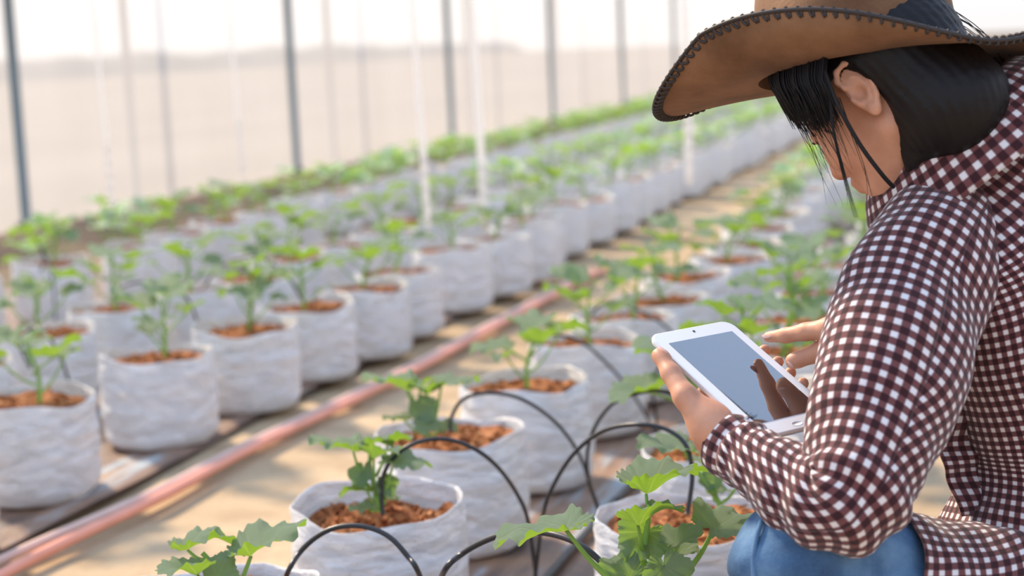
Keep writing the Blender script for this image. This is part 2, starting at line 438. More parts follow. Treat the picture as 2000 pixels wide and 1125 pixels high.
def basis(tip, n):
    n = nrm(n); t = np.array(tip, float); t = nrm(t-n*np.dot(t, n)); b = np.cross(n, t)
    return np.stack([t, b, n], 1)
def mat4(R, s, p):
    m = np.eye(4); m[:3, :3] = R*s; m[:3, 3] = p; return Matrix(m.tolist())
def bag_mesh(seed, h=.215, r=.139, nz=26, nt=72, slump=0., flop=0.):
    V = []; rr = random.Random(seed); ph = [rr.random()*6 for _ in range(6)]
    def rim(th): return h*(1+.0*th)+.007*math.sin(2*th+ph[0])+.004*math.sin(5*th+ph[1])+flop*max(0, math.cos(th-1.9))**2
    rows = []
    for i in range(nz+1):
        t = i/nz
        z0 = t
        for j in range(nt):
            th = 2*math.pi*j/nt
            R = r*(1+.025*math.sin(math.pi*t)+.012*math.sin(3*th+ph[2]+t*2))
            if t < .12: R *= 1-.10*((.12-t)/.12)**2
            R += .0045*vn(math.cos(th)*2.5+seed, math.sin(th)*2.5, t*7)+.0028*vn(math.cos(th)*5+seed, math.sin(th)*5, t*16)
            R += .006*(.35-abs(vn(math.cos(th)*3+seed*2, math.sin(th)*3, t*9)))*(1-.5*t)-.003*abs(vn(math.cos(th)*7, math.sin(th)*7+seed, t*3))
            R += .006*math.exp(-((math.sin((th-ph[3])/2))/.06)**2)*(.3+t)
            z = rim(th)*z0
            V.append((R*math.cos(th), R*math.sin(th), z))
    # rolled rim and inner wall
    for (dr, dz) in ((-.0004, .0012), (-.0018, .0012), (-.0024, -.004), (-.0035, -.02), (-.006, -.055)):
        for j in range(nt):
            b = V[nz*nt+j]; th = 2*math.pi*j/nt; R = math.hypot(b[0], b[1])+dr
            V.append((R*math.cos(th), R*math.sin(th), b[2]+dz))
    n = nz+6; F = [f for f in grid_faces(n, nt, cv=True)]
    F = [f[::-1] for f in F]
    F.append(tuple(range(nt))[::-1])
    return V, F
BAGS = []
for k in range(5):
    V, F = bag_mesh(k+1, flop=[0, .01, 0, .012, .006][k]); BAGS.append(mesh('grow_bag', V, F, M['bag']))
def coir_geo(seed, level=.195, r=.126, chips=90, tall=.02, lo=False):
    mb = MB(); rr = random.Random(seed); nt, nr = (16, 4) if lo else (40, 11); V = []
    for i in range(nr+1):
        s = i/nr
        for j in range(nt):
            th = 2*math.pi*j/nt; x, y = r*s*math.cos(th), r*s*math.sin(th)
            z = level+tall*(vn(x*14+seed, y*14, 1)*.8+.25)*(1-.5*s)+.007*vn(x*50, y*50, seed)
            V.append((x, y, z))
    F = []
    for i in range(nr):
        for j in range(nt):
            a, b = i*nt+j, i*nt+(j+1) % nt; c, d = (i+1)*nt+(j+1) % nt, (i+1)*nt+j
            F.append((a, d, c) if i == 0 else (a, d, c, b))
    mb.add(V, F)
    for _ in range(chips):
        a = rr.random()*6.28; s = math.sqrt(rr.random())*r*.93; x, y = s*math.cos(a), s*math.sin(a)
        L = rr.uniform(.008, .026); z = level+tall*(vn(x*14+seed, y*14, 1)*.8+.25)*(1-.5*s/r)+.003
        V, F = box((x, y, z), (L, L*rr.uniform(.25, .55), L*rr.uniform(.12, .35)), rotm(rr.uniform(-.7, .7), rr.uniform(-.7, .7), rr.random()*6.28))
        V = [np.array(v)+np.array([vn(*(np.array(v)*90)), vn(*(np.array(v)*80+5)), 0])*.003 for v in V]
        mb.add(V, F)
    return mb
COIR = [coir_geo(k, tall=[.022, .015, .028][k]).me('coir_mulch', M['coir'], smooth=False) for k in range(3)]
COIRLO = coir_geo(9, lo=True, chips=0).me('coir_mulch', M['coir'])
COIRLEAN = coir_geo(21, level=.176, r=.129, chips=260, tall=.042).me('coir_mulch', M['coir'], smooth=False)
# generated seedling variants: stem mesh + list of leaf placements
def seedling_variant(seed, nleaf=7, H=.13, lean=.03):
    rr = random.Random(seed); mb = MB(); leaves = []
    tip = np.array([lean*rr.uniform(-1, 1), lean*rr.uniform(-1, 1), H])
    pts = [(0, 0, -.02), (0, 0, .01), tuple(tip*.5+np.array([.008, -.006, 0])), tuple(tip)]
    mb.add(*tube(pts, [.005, .0048, .004, .0025], 7, 14))
    for k in range(nleaf):
        f = .12+.86*k/(nleaf-1); c = tip*f
        a = k*2.4+rr.uniform(-.3, .3); L = rr.uniform(.045, .085)*(1.25-.75*f) if k < nleaf-1 else .02
        d = np.array([math.cos(a), math.sin(a), 0]); p = c+d*L+np.array([0, 0, L*rr.uniform(.55, 1.0)])
        mb.add(*tube([c, c+d*L*.45+np.array([0, 0, L*.3]), p], [.0028, .0022, .0018], 5, 8))
        size = (rr.uniform(.044, .064)*(1-.35*abs(f-.55))) if k < nleaf-1 else .018
        if k == 0: size = .03
        n = np.array([0, 0, 1])+d*rr.uniform(-.3, .35)+np.array([rr.uniform(-.2, .2), rr.uniform(-.2, .2), 0])
        leaves.append((basis(d, n), size, p, rr.randrange(5)))
    return mb, leaves
VAR = []
for k in range(5):
    mb, lv = seedling_variant(40+k, [6, 7, 8, 6, 7][k], [.12, .14, .15, .10, .13][k]); VAR.append((mb.me('seedling', M['stem']), lv))
def far_seedling(seed):
    mb, lv = seedling_variant(seed, 7, .13); o = MB()
    o.add(mb.V, mb.F, 0, [(0, 0)]*len(mb.V))
    for R, s, p, k in lv:
        V, F, U = LEAFLO[k % 3]; o.add([R@np.array(v)*s*1.12+p for v in V], F, 1, U)
    return o.me('seedling', [M['stem'], M['leaf']])
FAR = [far_seedling(80+k) for k in range(4)]
ORD = ['first', 'second', 'third', 'fourth', 'fifth', 'sixth', 'seventh', 'eighth', 'ninth', 'tenth', 'eleventh', 'twelfth', 'thirteenth', 'fourteenth', 'fifteenth', 'sixteenth', 'seventeenth', 'eighteenth', 'nineteenth', 'twentieth']
def place_pot(x, y, k, label, group, near=2, seedling=True, coir=None, zrot=None, bagk=None, sc_=1.0):
    e = empty('potted_melon_plant', (x, y, .012), label, 'potted plant', group)
    e.rotation_euler.z = rnd.random()*6.28 if zrot is None else zrot
    if near < 2: e.scale = (1, 1, rnd.uniform(.94, 1.05))
    link('grow_bag', BAGS[(bagk if bagk is not None else rnd.randrange(5))], e)
    if near == 0:
        link('coir_mulch', COIRLO, e); link('seedling', FAR[rnd.randrange(4)], e, (0, 0, .205)); return e
    link('coir_mulch', coir or COIR[rnd.randrange(3)], e)
    if seedling:
        sm, lv = VAR[rnd.randrange(5)]; s = link('seedling', sm, e, (rnd.uniform(-.02, .02), rnd.uniform(-.02, .02), .2))
        s.scale = (sc_,)*3
        for R, sz, p, kk in lv:
            l = link('leaf', LEAF[kk] if near == 2 else LEAFLOM[kk % 3], s); l.matrix_local = mat4(R, sz, p)
    return e
rows = [
 ('R1', -1.0, [(-1.05, 2.0), (-.994, 2.465), (-1.04, 2.967), (-1.03, 3.43), (-1.02, 3.93), (-1.01, 4.31), (-.98, 4.68), (-1.0, 5.08), (-.92, 5.5), (-.95, 5.95), (-.98, 6.45), (-.98, 6.95), (-.99, 7.5)], 7.95, 26, 'row on right of sandy path'),
 ('R2', -.51, [(-.50, 1.99), (-.49, 2.47), (-.52, 2.93), (-.52, 3.4), (-.53, 3.85), (-.55, 4.3), (-.55, 4.8), (-.52, 5.3)], 5.75, 26, 'row beside the crouching person'),
 ('L1', -2.0, [(-2.04, 2.70), (-2.09, 3.17), (-2.06, 3.69), (-2.01, 4.09), (-2.01, 4.50), (-1.97, 4.86), (-1.99, 5.22), (-1.98, 5.75), (-1.94, 6.13), (-1.93, 6.5)], 6.9, 29, 'row on left of sandy path'),
 ('L2', -2.5, [(-2.55, 3.55), (-2.58, 4.00), (-2.58, 4.40), (-2.50, 4.75), (-2.48, 5.12), (-2.52, 5.5)], 5.95, 29, 'row second left of sandy path'),
 ('L3', -3.45, [(-3.50, 4.95), (-3.44, 5.43), (-3.38, 5.97), (-3.44, 6.4), (-3.42, 6.8)], 7.25, 30, 'row nearest the film wall'),
]
CUSTOM = {('R1', 0), ('R1', 1), ('R1', 2), ('R2', 0), ('R2', 1)}
POT = {}
for rn, rx, lst, y0, y1, where in rows:
    lst = list(lst); y = y0
    while y < y1:
        lst.append((rx+rnd.uniform(-.03, .03), y)); y += rnd.uniform(.41, .49)
    for i, (x, y) in enumerate(lst):
        near = 2 if y < 4.4 else (1 if y < 7.5 else 0)
        if i < 20: lab = 'melon plant in white bag, %s from front in %s' % (ORD[i], where)
        else: lab = 'small blurred melon plant in white bag, far end of %s' % where
        grp = 'potted melon plants in '+where
        cust = (rn, i) in CUSTOM
        POT[(rn, i)] = place_pot(x, y, i, lab, grp, near, seedling=not cust, sc_={'R2': 1.25, 'L1': 1.15, 'L2': 1.15}.get(rn, 1.1),
            coir=COIRLEAN if (rn, i) in (('R1', 1),) else None, zrot=0 if cust else None, bagk=3 if (rn, i) == ('R1', 1) else None)
# custom foreground plants: leaves placed one by one
def custom_plant(key, base, stem_pts, leaves, stem_r=.0042):
    e = POT[key]; mb = MB()
    B = np.array(base, float); eo = np.array(e.location)
    sp_ = [B]+[np.array(p, float) for p in stem_pts]
    mb.add(*tube([p-eo for p in sp_], [stem_r*(1-.35*i/len(sp_)) for i in range(len(sp_))], 8, 20))
    for lf in leaves:
        pts = [np.array(q, float) for q in lf['pet']]
        if len(pts) == 2: pts = [pts[0], (pts[0]+pts[1])/2+(pts[1]-pts[0])[[0, 1, 2]]*0+np.array([0, 0, -.004]), pts[1]]
        mb.add(*tube([p-eo for p in pts], [.0028*lf.get('pr', 1), .0024*lf.get('pr', 1), .0018*lf.get('pr', 1)][:3] if len(pts) == 3 else .0022, 7, 12))
    s = link('seedling', mb.me('seedling', M['stem']), e)
    for lf in leaves:
        l = link('leaf', LEAF[lf.get('k', 0)], s); l.matrix_local = mat4(basis(lf['tip'], lf['n']), lf['s'], np.array(lf['pet'][-1])-eo)
def LF(px, py, D, s, tip, n, frm, k=0, pr=1, mid=None):
    p = P(px, py, D); f0 = np.array(frm, float)
    pet = [f0, p] if mid is None else [f0, np.array(mid, float), p]
    return dict(pet=pet, tip=CD(*tip), n=CD(*n), s=s, k=k, pr=pr)
# sharp plant by the person's knee (bag R2 first)
D = 1.98
b = P(1252, 1165, D+.0); t1 = P(1266, 1000, D-.01); t0 = P(1258, 1080, D)
custom_plant(('R2', 0), b, [P(1255, 1120, D), t0, P(1264, 1030, D), t1, P(1268, 985, D-.01)], [
 LF(1262, 965, D, .066, (1, .12, .25), (-.05, 1, -.02), t1, 2),
 LF(1246, 1026, D-.04, .046, (.9, .15, -.3), (-.1, 1, .12), t0, 2),
 LF(1106, 1036, D-.06, .068, (-1, -.02, .25), (-.20, 1, -.04), P(1195, 1135, D-.03), 4, 1.3),
 LF(1395, 1032, D, .048, (.7, .1, .7), (.2, 1, -.5), P(1340, 1120, D), 4, 1.3),
 LF(1318, 1062, D-.02, .031, (.7, .3, .3), (-.35, 1, -.45), P(1318, 1090, D), 1),
 LF(1262, 1040, D+.01, .036, (-.5, -.6, -.1), (.1, .35, -1), t0, 0),
 LF(1298, 1106, D-.05, .034, (.25, -.9, -.3), (.1, .6, -1), P(1262, 1100, D), 1),
 LF(1318, 1090, D, .029, (.6, .4, .5), (0, 1, -.3), P(1262, 1110, D), 2),
 LF(1232, 1128, D-.02, .032, (-.6, .4, -.2), (.1, .6, -.8), P(1252, 1140, D), 1),
], .0045)
# sharp leaves at the bottom left (bag R1 first)
D = 2.16
b = P(455, 1225, D); m1 = P(440, 1150, D)
custom_plant(('R1', 0), b, [P(448, 1185, D), m1, P(412, 1100, D), P(395, 1080, D)], [
 LF(366, 1074, D, .049, (.75, .6, .3), (-.15, 1, -.02), P(405, 1095, D), 3),
 LF(490, 1086, D-.01, .062, (1, .3, .1), (-.28, 1, -.16), P(448, 1180, D), 0, 1.4),
 LF(386, 1124, D-.05, .044, (-.6, .1, -.5), (-.1, 1, -.02), m1, 2),
 LF(422, 1128, D-.03, .028, (.4, .8, .2), (.3, .3, -1), m1, 0),
], .0045)
# bag A plant
D = 2.63
b = P(742, 1000, D); 
custom_plant(('R1', 1), b, [P(738, 975, D), P(730, 945, D), P(722, 905, D), P(725, 875, D)], [
 LF(690, 882, D, .056, (-1, .1, .1), (.1, 1, -.06), P(722, 955, D), 1, 1, P(702, 920, D)),
 LF(722, 868, D, .034, (.8, .2, .6), (0, 1, .1), P(725, 900, D), 3),
 LF(730, 896, D-.03, .042, (.5, .2, -.6), (.1, 1, .1), P(732, 975, D), 2),
 LF(757, 870, D+.03, .036, (.8, .1, .5), (-.1, 1, .2), P(735, 930, D), 0),
 LF(768, 905, D-.02, .048, (1, .0, -.1), (.05, 1, -.18), P(745, 985, D), 4),
 LF(718, 962, D-.01, .036, (-1, .1, 0), (-.1, 1, .05), P(735, 985, D), 3),
 LF(722, 996, D-.03, .026, (-1, 0, -.2), (0, 1, -.2), P(738, 992, D), 1),
 LF(712, 918, D, .026, (.1, -.8, .1), (-.5, .4, -1), P(720, 935, D), 0),
 LF(752, 940, D, .022, (.2, -.8, .1), (.3, .4, -1), P(745, 965, D), 1),
 LF(755, 975, D, .018, (1, .1, 0), (0, 1, -.2), P(745, 985, D), 1),
], .004)
D = 3.15
b = P(838, 860, D)
custom_plant(('R1', 2), b, [P(832, 835, D), P(818, 800, D), P(800, 770, D), P(795, 762, D)], [
 LF(795, 764, D, .068, (-1, .1, .1), (.05, 1, -.06), P(812, 795, D), 0),
 LF(835, 772, D-.02, .040, (-.3, .3, -.6), (.0, 1, .15), P(832, 830, D), 2),
 LF(862, 754, D, .058, (1, .15, .1), (-.15, 1, -.12), P(845, 840, D), 4, 1.2),
 LF(822, 748, D+.04, .036, (.1, .3, 1), (0, 1, .1), P(815, 790, D), 3),
 LF(818, 792, D-.02, .034, (.3, -.7, 0), (.3, .5, -1), P(815, 800, D), 0),
 LF(790, 822, D, .032, (-1, .1, 0), (0, 1, -.1), P(830, 850, D), 1),
 LF(838, 828, D-.04, .030, (-.3, -.4, -.6), (0, .8, -.6), P(838, 850, D), 1),
 LF(860, 838, D, .028, (1, -.2, 0), (.1, 1, -.5), P(840, 850, D), 3),
], .004)
# bag I plant (row in front of the person, second)
D = 2.5
b = P(1395, 1010, D)
custom_plant(('R2', 1), b, [P(1405, 985, D), P(1385, 955, D), P(1362, 920, D), P(1345, 895, D)], [
 LF(1335, 878, D, .056, (-1, .15, -.1), (.15, 1, -.2), P(1350, 900, D), 4),
 LF(1392, 945, D, .022, (-.2, .8, 0), (-.2, .4, -1), P(1400, 970, D), 1),
 LF(1392, 968, D, .024, (.8, .1, 0), (0, 1, -.2), P(1400, 978, D), 2),
 LF(1440, 950, D, .027, (.8, .2, 0), (0, 1, -.1), P(1405, 985, D), 0),
 LF(1372, 905, D+.05, .030, (.5, .3, .6), (0, 1, .1), P(1370, 930, D), 3),
], .0042)
# ------------------------------------------------------------------ drip tubes
def drip(pts, label, r=.0035):
    V, F = tube(pts, r, 8, 60); o = obj('drip_tube', V, F, M['black_tube']); tag(o, label, 'drip tube', 'thin black drip tubes looping into the bags')
drip([G(548, 1200, .02), P(556, 1135, 2.30), P(588, 1076, 2.28), P(640, 1036, 2.27), P(700, 1027, 2.26), P(755, 1045, 2.25), P(795, 1085, 2.24), P(822, 1130, 2.26), G(860, 1250, .02)], 'black drip tube arching in front of the nearest fully seen bag', .0037)
drip([G(840, 1220, .02), P(862, 1127, 2.2), P(905, 1080, 2.17), P(975, 1046, 2.13), P(1050, 1039, 2.08), P(1120, 1057, 2.04), P(1172, 1096, 2.02), P(1205, 1145, 2.02), G(1230, 1260, .02)], 'black drip tube passing under the large pale leaf at bottom centre', .0041)
drip([P(748, 1005, 2.62), P(745, 950, 2.62), P(760, 905, 2.62), P(800, 870, 2.62), P(860, 857, 2.63), P(920, 873, 2.65), P(970, 910, 2.68), P(1010, 965, 2.74), P(1032, 1020, 2.8), G(1046, 1120, .02)], 'black drip tube arching from the bag with sparse coir chips over its rim')
drip([P(880, 845, 3.1), P(882, 815, 3.1), P(905, 780, 3.1), P(955, 767, 3.1), P(1020, 780, 3.12), P(1085, 825, 3.15), P(1130, 885, 3.18), P(1152, 945, 3.2), P(1175, 1005, 3.2), G(1197, 1055, .02)], 'black drip tube arching out of the third bag in the path row')
drip([G(1045, 1130, .02), P(1060, 1010, 2.75), P(1080, 950, 2.7), P(1120, 887, 2.64), P(1175, 843, 2.58), P(1240, 829, 2.52), P(1300, 838, 2.5), P(1340, 870, 2.48), P(1352, 930, 2.47), P(1342, 1004, 2.46)], 'black drip tube with a tall arch into the bag beside the forearm')
drip([G(1192, 1062, .02), P(1165, 985, 3.1), P(1147, 920, 3.05), P(1155, 850, 3.0), P(1195, 790, 2.97), P(1255, 766, 2.95), P(1310, 768, 2.93), P(1370, 800, 2.92), P(1400, 870, 2.92)], 'black drip tube arching behind the tablet hand')
drip([P(1036, 700, 3.9), P(1042, 675, 3.88), P(1075, 655, 3.85), P(1130, 665, 3.85), P(1180, 705, 3.85), P(1225, 755, 3.9), P(1258, 805, 3.95), G(1285, 860, .02)], 'black drip tube over the white bag left of the tablet')
drip([P(1155, 615, 4.3), P(1180, 592, 4.28), P(1230, 600, 4.28), P(1290, 630, 4.3), P(1320, 670, 4.35), G(1340, 790, .02)], 'blurred black drip tube just above the tablet corner')
drip([G(1285, 860, .02), P(1280, 800, 3.9), P(1275, 750, 3.85), P(1310, 690, 3.8), P(1400, 640, 3.75), P(1460, 700, 3.7)], 'blurred drip tube rising behind the tablet')
drip([P(60, 720, 4.3), P(40, 672, 4.3), P(70, 640, 4.25), P(115, 690, 4.2), G(150, 800, .02)], 'blurred drip tube in front of the far left bags')
drip([P(230, 590, 4.7), P(240, 560, 4.7), P(300, 552, 4.7), P(370, 590, 4.65), G(400, 700, .02)], 'blurred drip tube between the two left rows')
drip([P(400, 560, 5.0), P(430, 520, 5.0), P(500, 500, 4.95), P(560, 540, 4.9), P(590, 585, 4.85)], 'blurred drip tube behind the fifth bag of the left path row')
drip([P(80, 530, 6.1), P(85, 500, 6.1), P(70, 470, 6.1), P(100, 530, 6.05), G(110, 650, .02)], 'blurred drip tube at the bag beside the nearest steel post')
# ------------------------------------------------------------------ hanging twine
def twine(x, y, ztop, zmid, zbot, dx, label, r0=.003, r1=.008):
    pts = [(x-dx, y, ztop), (x-dx*.5, y, (ztop+zmid)/2), (x-dx*.15, y, zmid), (x, y, zbot+.08), (x, y, zbot)]
    mb = MB(); mb.add(*tube(pts, [r0, r0, r1, r1*1.1, r1*.5], 8, 40)); 
    for k in range(5):
        z = zbot+.03+k*.05; mb.add(*tube([(x, y, z), (x, y, z+.012)], r1*1.35, 8))
    o = mb.obj('hanging_twine', M['twine']); tag(o, label, 'twine', 'white twine hanging over the rows')
for nm_, x in (('over the left path row', -1.98), ('over the wall row', -3.5)):
    V, F = tube([(x, -1, 2.3), (x, 12, 2.27), (x, 26, 2.3)], .003, 6, 30)
    tag(obj('trellis_wire', V, F, M['steel']), 'thin steel trellis wire stretched high '+nm_, 'wire')
twine(-1.98, 6.15, 2.27, 1.05, .25, .10, 'white twine hanging down onto the left path row, thick and right of the other', .005, .014)
twine(-1.98, 5.5, 2.27, .75, .33, .06, 'thinner white twine left of the thick hanging one', .003, .011)
q_ = P(1348, 362, 6.3); twine(q_[0], q_[1], 2.27, .9, q_[2], .02, 'white twine with a knotted end hanging below the hat brim', .003, .014)
twine(-3.5, 6.0, 2.27, 1.0, .36, .08, 'faint white twine hanging by the wall row on the left', .002, .007)
twine(-3.5, 7.2, 2.27, 1.0, .40, .08, 'faint white twine hanging between the first two steel posts', .002, .008)
# ------------------------------------------------------------------ loose things on the ground
def clump(x, y, s, seed, label):
    mb = MB(); rr = random.Random(seed)
    for _ in range(26):
        L = s*rr.uniform(.25, .6); V, F = box((x+rr.gauss(0, s*.5), y+rr.gauss(0, s*.4), .014+L*.3+rr.random()*s*.3), (L, L*.6, L*.5), rotm(rr.random()*3, rr.random()*3, rr.random()*3))
        mb.add(V, F)
    tag(mb.obj('coir_clump', M['coir'], smooth=False), label, 'coir chips', 'loose coir clumps on the ground')
g = G(970, 1085, 0); clump(g[0], g[1], .035, 1, 'reddish coir clump on the sheet right of the nearest whole bag')
g = G(1235, 850, 0); clump(g[0], g[1], .03, 2, 'coir crumbs on the sheet between the loops of tube')
g = G(255, 880, 0); clump(g[0], g[1], .035, 3, 'dark coir crumbs at the foot of the third left path bag')
g = G(22, 965, 0); clump(g[0], g[1], .045, 4, 'coir clump at the left edge beside the first left path bag')
g = G(705, 700, 0); clump(g[0], g[1], .05, 5, 'coir clump at the foot of the sixth left path bag')
g = G(480, 812, 0); clump(g[0], g[1], .03, 6, 'coir crumbs at the foot of the fourth left path bag')
# weeds along the wall foot
for k in range(46):
    y = 6.2+k*.42+rnd.uniform(-.15, .15); x = rnd.uniform(-4.35, -3.95)
    e = empty('seedling_clump', (x, y, .02), 'small green plant growing between the wall row and the film wall', 'plant', 'green plants along the foot of the film wall')
    o = link('foliage', FAR[rnd.randrange(4)], e); o.scale = (1.2, 1.2, 1.1+rnd.uniform(0, .5)); o.rotation_euler.z = rnd.random()*6
#PERSON
# ------------------------------------------------------------------ signed-distance modelling for the body
def capsule(a, b, ra, rb, k=.01):
    a = np.array(a, float); b = np.array(b, float)
    def f(X):
        ab = b-a; L2 = ab@ab+1e-12; t = np.clip(((X-a)@ab)/L2, 0, 1)
        return np.linalg.norm(X-a-t[:, None]*ab, axis=1)-(ra+(rb-ra)*t)
    lo = np.minimum(a, b)-max(ra, rb); hi = np.maximum(a, b)+max(ra, rb)
    return dict(f=f, lo=lo, hi=hi, k=k, op='u')
def ellips(c, R, s, k=.01, op='u'):
    c = np.array(c, float); s = np.array(s, float); R = np.array(R, float)
    def f(X):
        q = (X-c)@R; n0 = np.linalg.norm(q/s, axis=1); n1 = np.linalg.norm(q/(s*s), axis=1)+1e-9
        return n0*(n0-1)/n1
    m = max(s); return dict(f=f, lo=c-m, hi=c+m, k=k, op=op)
def cut(p, op='s'): p = dict(p); p['op'] = op; return p
def sdf_mesh(prims, h, disp=None):
    lo = np.min([p['lo'] for p in prims if p['op'] == 'u'], axis=0)-3*h-.01; hi = np.max([p['hi'] for p in prims if p['op'] == 'u'], axis=0)+3*h+.01
    B = 16; nb = np.ceil((hi-lo)/(h*B)).astype(int); N = nb*B+1
    D = np.full(N, 1.0, np.float32); rad = h*B*.5*math.sqrt(3)
    ax = [lo[i]+h*np.arange(N[i]) for i in range(3)]
    for bi in range(nb[0]):
        for bj in range(nb[1]):
            for bk in range(nb[2]):
                b0 = lo+h*B*np.array([bi, bj, bk]); c = b0+h*B*.5
                act = [p for p in prims if np.all(p['lo']-rad-.03 < c) and np.all(p['hi']+rad+.03 > c)]
                if not any(p['op'] == 'u' for p in act): continue
                d0 = ev(act, c[None, :], disp)[0]
                sl = (slice(bi*B, bi*B+B+1), slice(bj*B, bj*B+B+1), slice(bk*B, bk*B+B+1))
                if d0 > rad*1.35+.01 : continue
                if d0 < -rad*1.35-.03: D[sl] = -1; continue
                X = np.stack(np.meshgrid(ax[0][sl[0]], ax[1][sl[1]], ax[2][sl[2]], indexing='ij'), -1).reshape(-1, 3)
                D[sl] = ev(act, X, disp).reshape(D[sl].shape)
    return surface_nets(D, lo, h)
def ev(prims, X, disp=None):
    d = np.full(len(X), 1.0)
    for p in prims:
        e = p['f'](X); k = p['k']
        if p['op'] == 'u':
            q = np.clip(.5+.5*(d-e)/k, 0, 1); d = d*(1-q)+e*q-k*q*(1-q)
        else:
            q = np.clip(.5-.5*(d+e)/k, 0, 1); d = d*(1-q)-e*q+k*q*(1-q)
    if disp is not None: d = d-disp(X)
    return d
def surface_nets(D, lo, h):
    S = D < 0
    n = np.array(D.shape)-1
    cnt = np.zeros(n, np.int8)
    for i in (0, 1):
        for j in (0, 1):
            for k in (0, 1): cnt += S[i:n[0]+i, j:n[1]+j, k:n[2]+k]
    cells = np.argwhere((cnt > 0) & (cnt < 8))
    idx = np.full(n, -1, np.int32); idx[tuple(cells.T)] = np.arange(len(cells))
    acc = np.zeros((len(cells), 3)); num = np.zeros(len(cells))
    corners = [(i, j, k) for i in (0, 1) for j in (0, 1) for k in (0, 1)]
    for a in corners:
        for ax in range(3):
            if a[ax] == 1: continue
            b = list(a); b[ax] = 1
            da = D[tuple((cells+a).T)]; db = D[tuple((cells+np.array(b)).T)]
            m = (da < 0) != (db < 0)
            t = np.where(m, da/(da-db+1e-12), 0)
            p = np.tile(np.array(a, float), (len(cells), 1)); p[:, ax] = t
            acc[m] += p[m]; num[m] += 1
    V = lo+h*(cells+acc/num[:, None])
    F = []
    for ax in range(3):
        o1, o2 = [(1, 2), (2, 0), (0, 1)][ax]
        sl = [slice(1, n[0]), slice(1, n[1]), slice(1, n[2])]; sl[ax] = slice(0, n[ax])
        sl2 = list(sl); sl2[ax] = slice(1, n[ax]+1)
        A = S[tuple(sl)]; Bq = S[tuple(sl2)]
        off = np.array([1, 1, 1]); off[ax] = 0
        for (m, flip) in ((A & ~Bq, False), (~A & Bq, True)):
            e = np.argwhere(m)+off
            d1 = np.zeros(3, int); d1[o1] = 1; d2 = np.zeros(3, int); d2[o2] = 1
            q = [idx[tuple((e-d1-d2).T)], idx[tuple((e-d2).T)], idx[tuple(e.T)], idx[tuple((e-d1).T)]]
            q = np.stack(q, 1)
            if flip: q = q[:, ::-1]
            F.append(q[(q >= 0).all(1)])
    return V, np.concatenate(F)
def fast_mesh(name, V, F, mats, midx=None):
    me = bpy.data.meshes.new(name)
    me.vertices.add(len(V)); me.vertices.foreach_set('co', np.asarray(V, np.float32).ravel())
    me.loops.add(F.size); me.loops.foreach_set('vertex_index', F.astype(np.int32).ravel())
    me.polygons.add(len(F)); me.polygons.foreach_set('loop_start', np.arange(0, F.size, 4, dtype=np.int32))
    for m in mats: me.materials.append(m)
    me.polygons.foreach_set('use_smooth', np.ones(len(F), bool))
    if midx is not None: me.polygons.foreach_set('material_index', midx.astype(np.int32))
    me.update(calc_edges=True); me.validate()
    return me
# ------------------------------------------------------------------ tablet
UT = np.array([.601, .799, .008]); VT = np.array([-.712, .53, .46]); UT = nrm(UT); NT = nrm(np.cross(UT, VT)); VT = np.cross(NT, UT)
TC = np.array([-.292, 1.803, .582]); TW, TL = .124, .195
RT = np.stack([UT, VT, NT], 1)
def T(u, v, w_): return TC+RT@np.array([u-TW/2, TL/2-v, w_])      # u from left edge, v down from the top edge, w above the glass
def rrect(w_, l_, r_, n=8):
    o = []
    for cx, cy, a0 in ((w_/2-r_, l_/2-r_, 0), (-w_/2+r_, l_/2-r_, 90), (-w_/2+r_, -l_/2+r_, 180), (w_/2-r_, -l_/2+r_, 270)):
        for i in range(n+1):
            a = math.radians(a0+90*i/n); o.append((cx+r_*math.cos(a), cy+r_*math.sin(a)))
    return o
def tablet():
    e = empty('tablet', TC, 'white framed tablet computer with a dark glossy screen, held in the left hand', 'tablet')
    prof = [(0.0, .0, .010), (-.0012, -.0012, .010), (0, -.0045, .012), (-.002, -.0078, .012), (-.010, -.0092, .014)]
    V = []; rings = []
    for k, (ins, z, r_) in enumerate([(.0022, 0, .013), (.0006, -.0010, .014), (0, -.003, .0145), (.0008, -.006, .014), (.005, -.0088, .012)]):
        for (x, y) in rrect(TW-2*ins, TL-2*ins, r_): V.append((x, y, z))
    n = 36; F = grid_faces(5, n, cv=True); F = [f for f in F]; midx = [1 if i//n in (0, 1) else 0 for i in range(len(F))]
    F.append(tuple(range(n))); F.append(tuple(range(4*n, 5*n))[::-1]); midx += [0, 0]
    o = link('casing', mesh('casing', [TCl for TCl in V], F, [M['tablet'], M['edge']], smooth=False, midx=midx), e)
    sw, sh = .096, .152
    V = [(x, y, .0004) for x, y in rrect(sw, sh, .0008, 2)]+[(x, y, -.001) for x, y in rrect(sw, sh, .0008, 2)]
    m_ = len(V)//2; F = [tuple(range(m_))]+grid_faces(2, m_, cv=True)
    link('screen', mesh('screen', V, F, M['screen'], smooth=False), e)
    V, F = tube([(0, -.0885, -.0003), (0, -.0885, .0003)], .0052, 20); 
    V = [(x*1.4, y if False else -.0885+(y+.0885)*.62, z) for x, y, z in V]
    link('home_button', mesh('home_button', V, F, M['tablet']), e)
    V, F = tube([(.0, .088, -.0003), (.0, .088, .0003)], .0018, 12); link('camera_lens', mesh('camera_lens', V, F, M['leather']), e)
    e.rotation_euler = Matrix(RT.tolist()).to_euler()
tablet()
# ------------------------------------------------------------------ the crouching person
Fw = nrm(-math.cos(math.radians(32))*np.array([.957, .287, 0])/1.0+math.sin(math.radians(32))*np.array([-.287, .957, 0]))
Up = np.array([0, 0, 1.0]); Rt = np.cross(Fw, Up)       # Rt: the person's right side (away from the photographer)
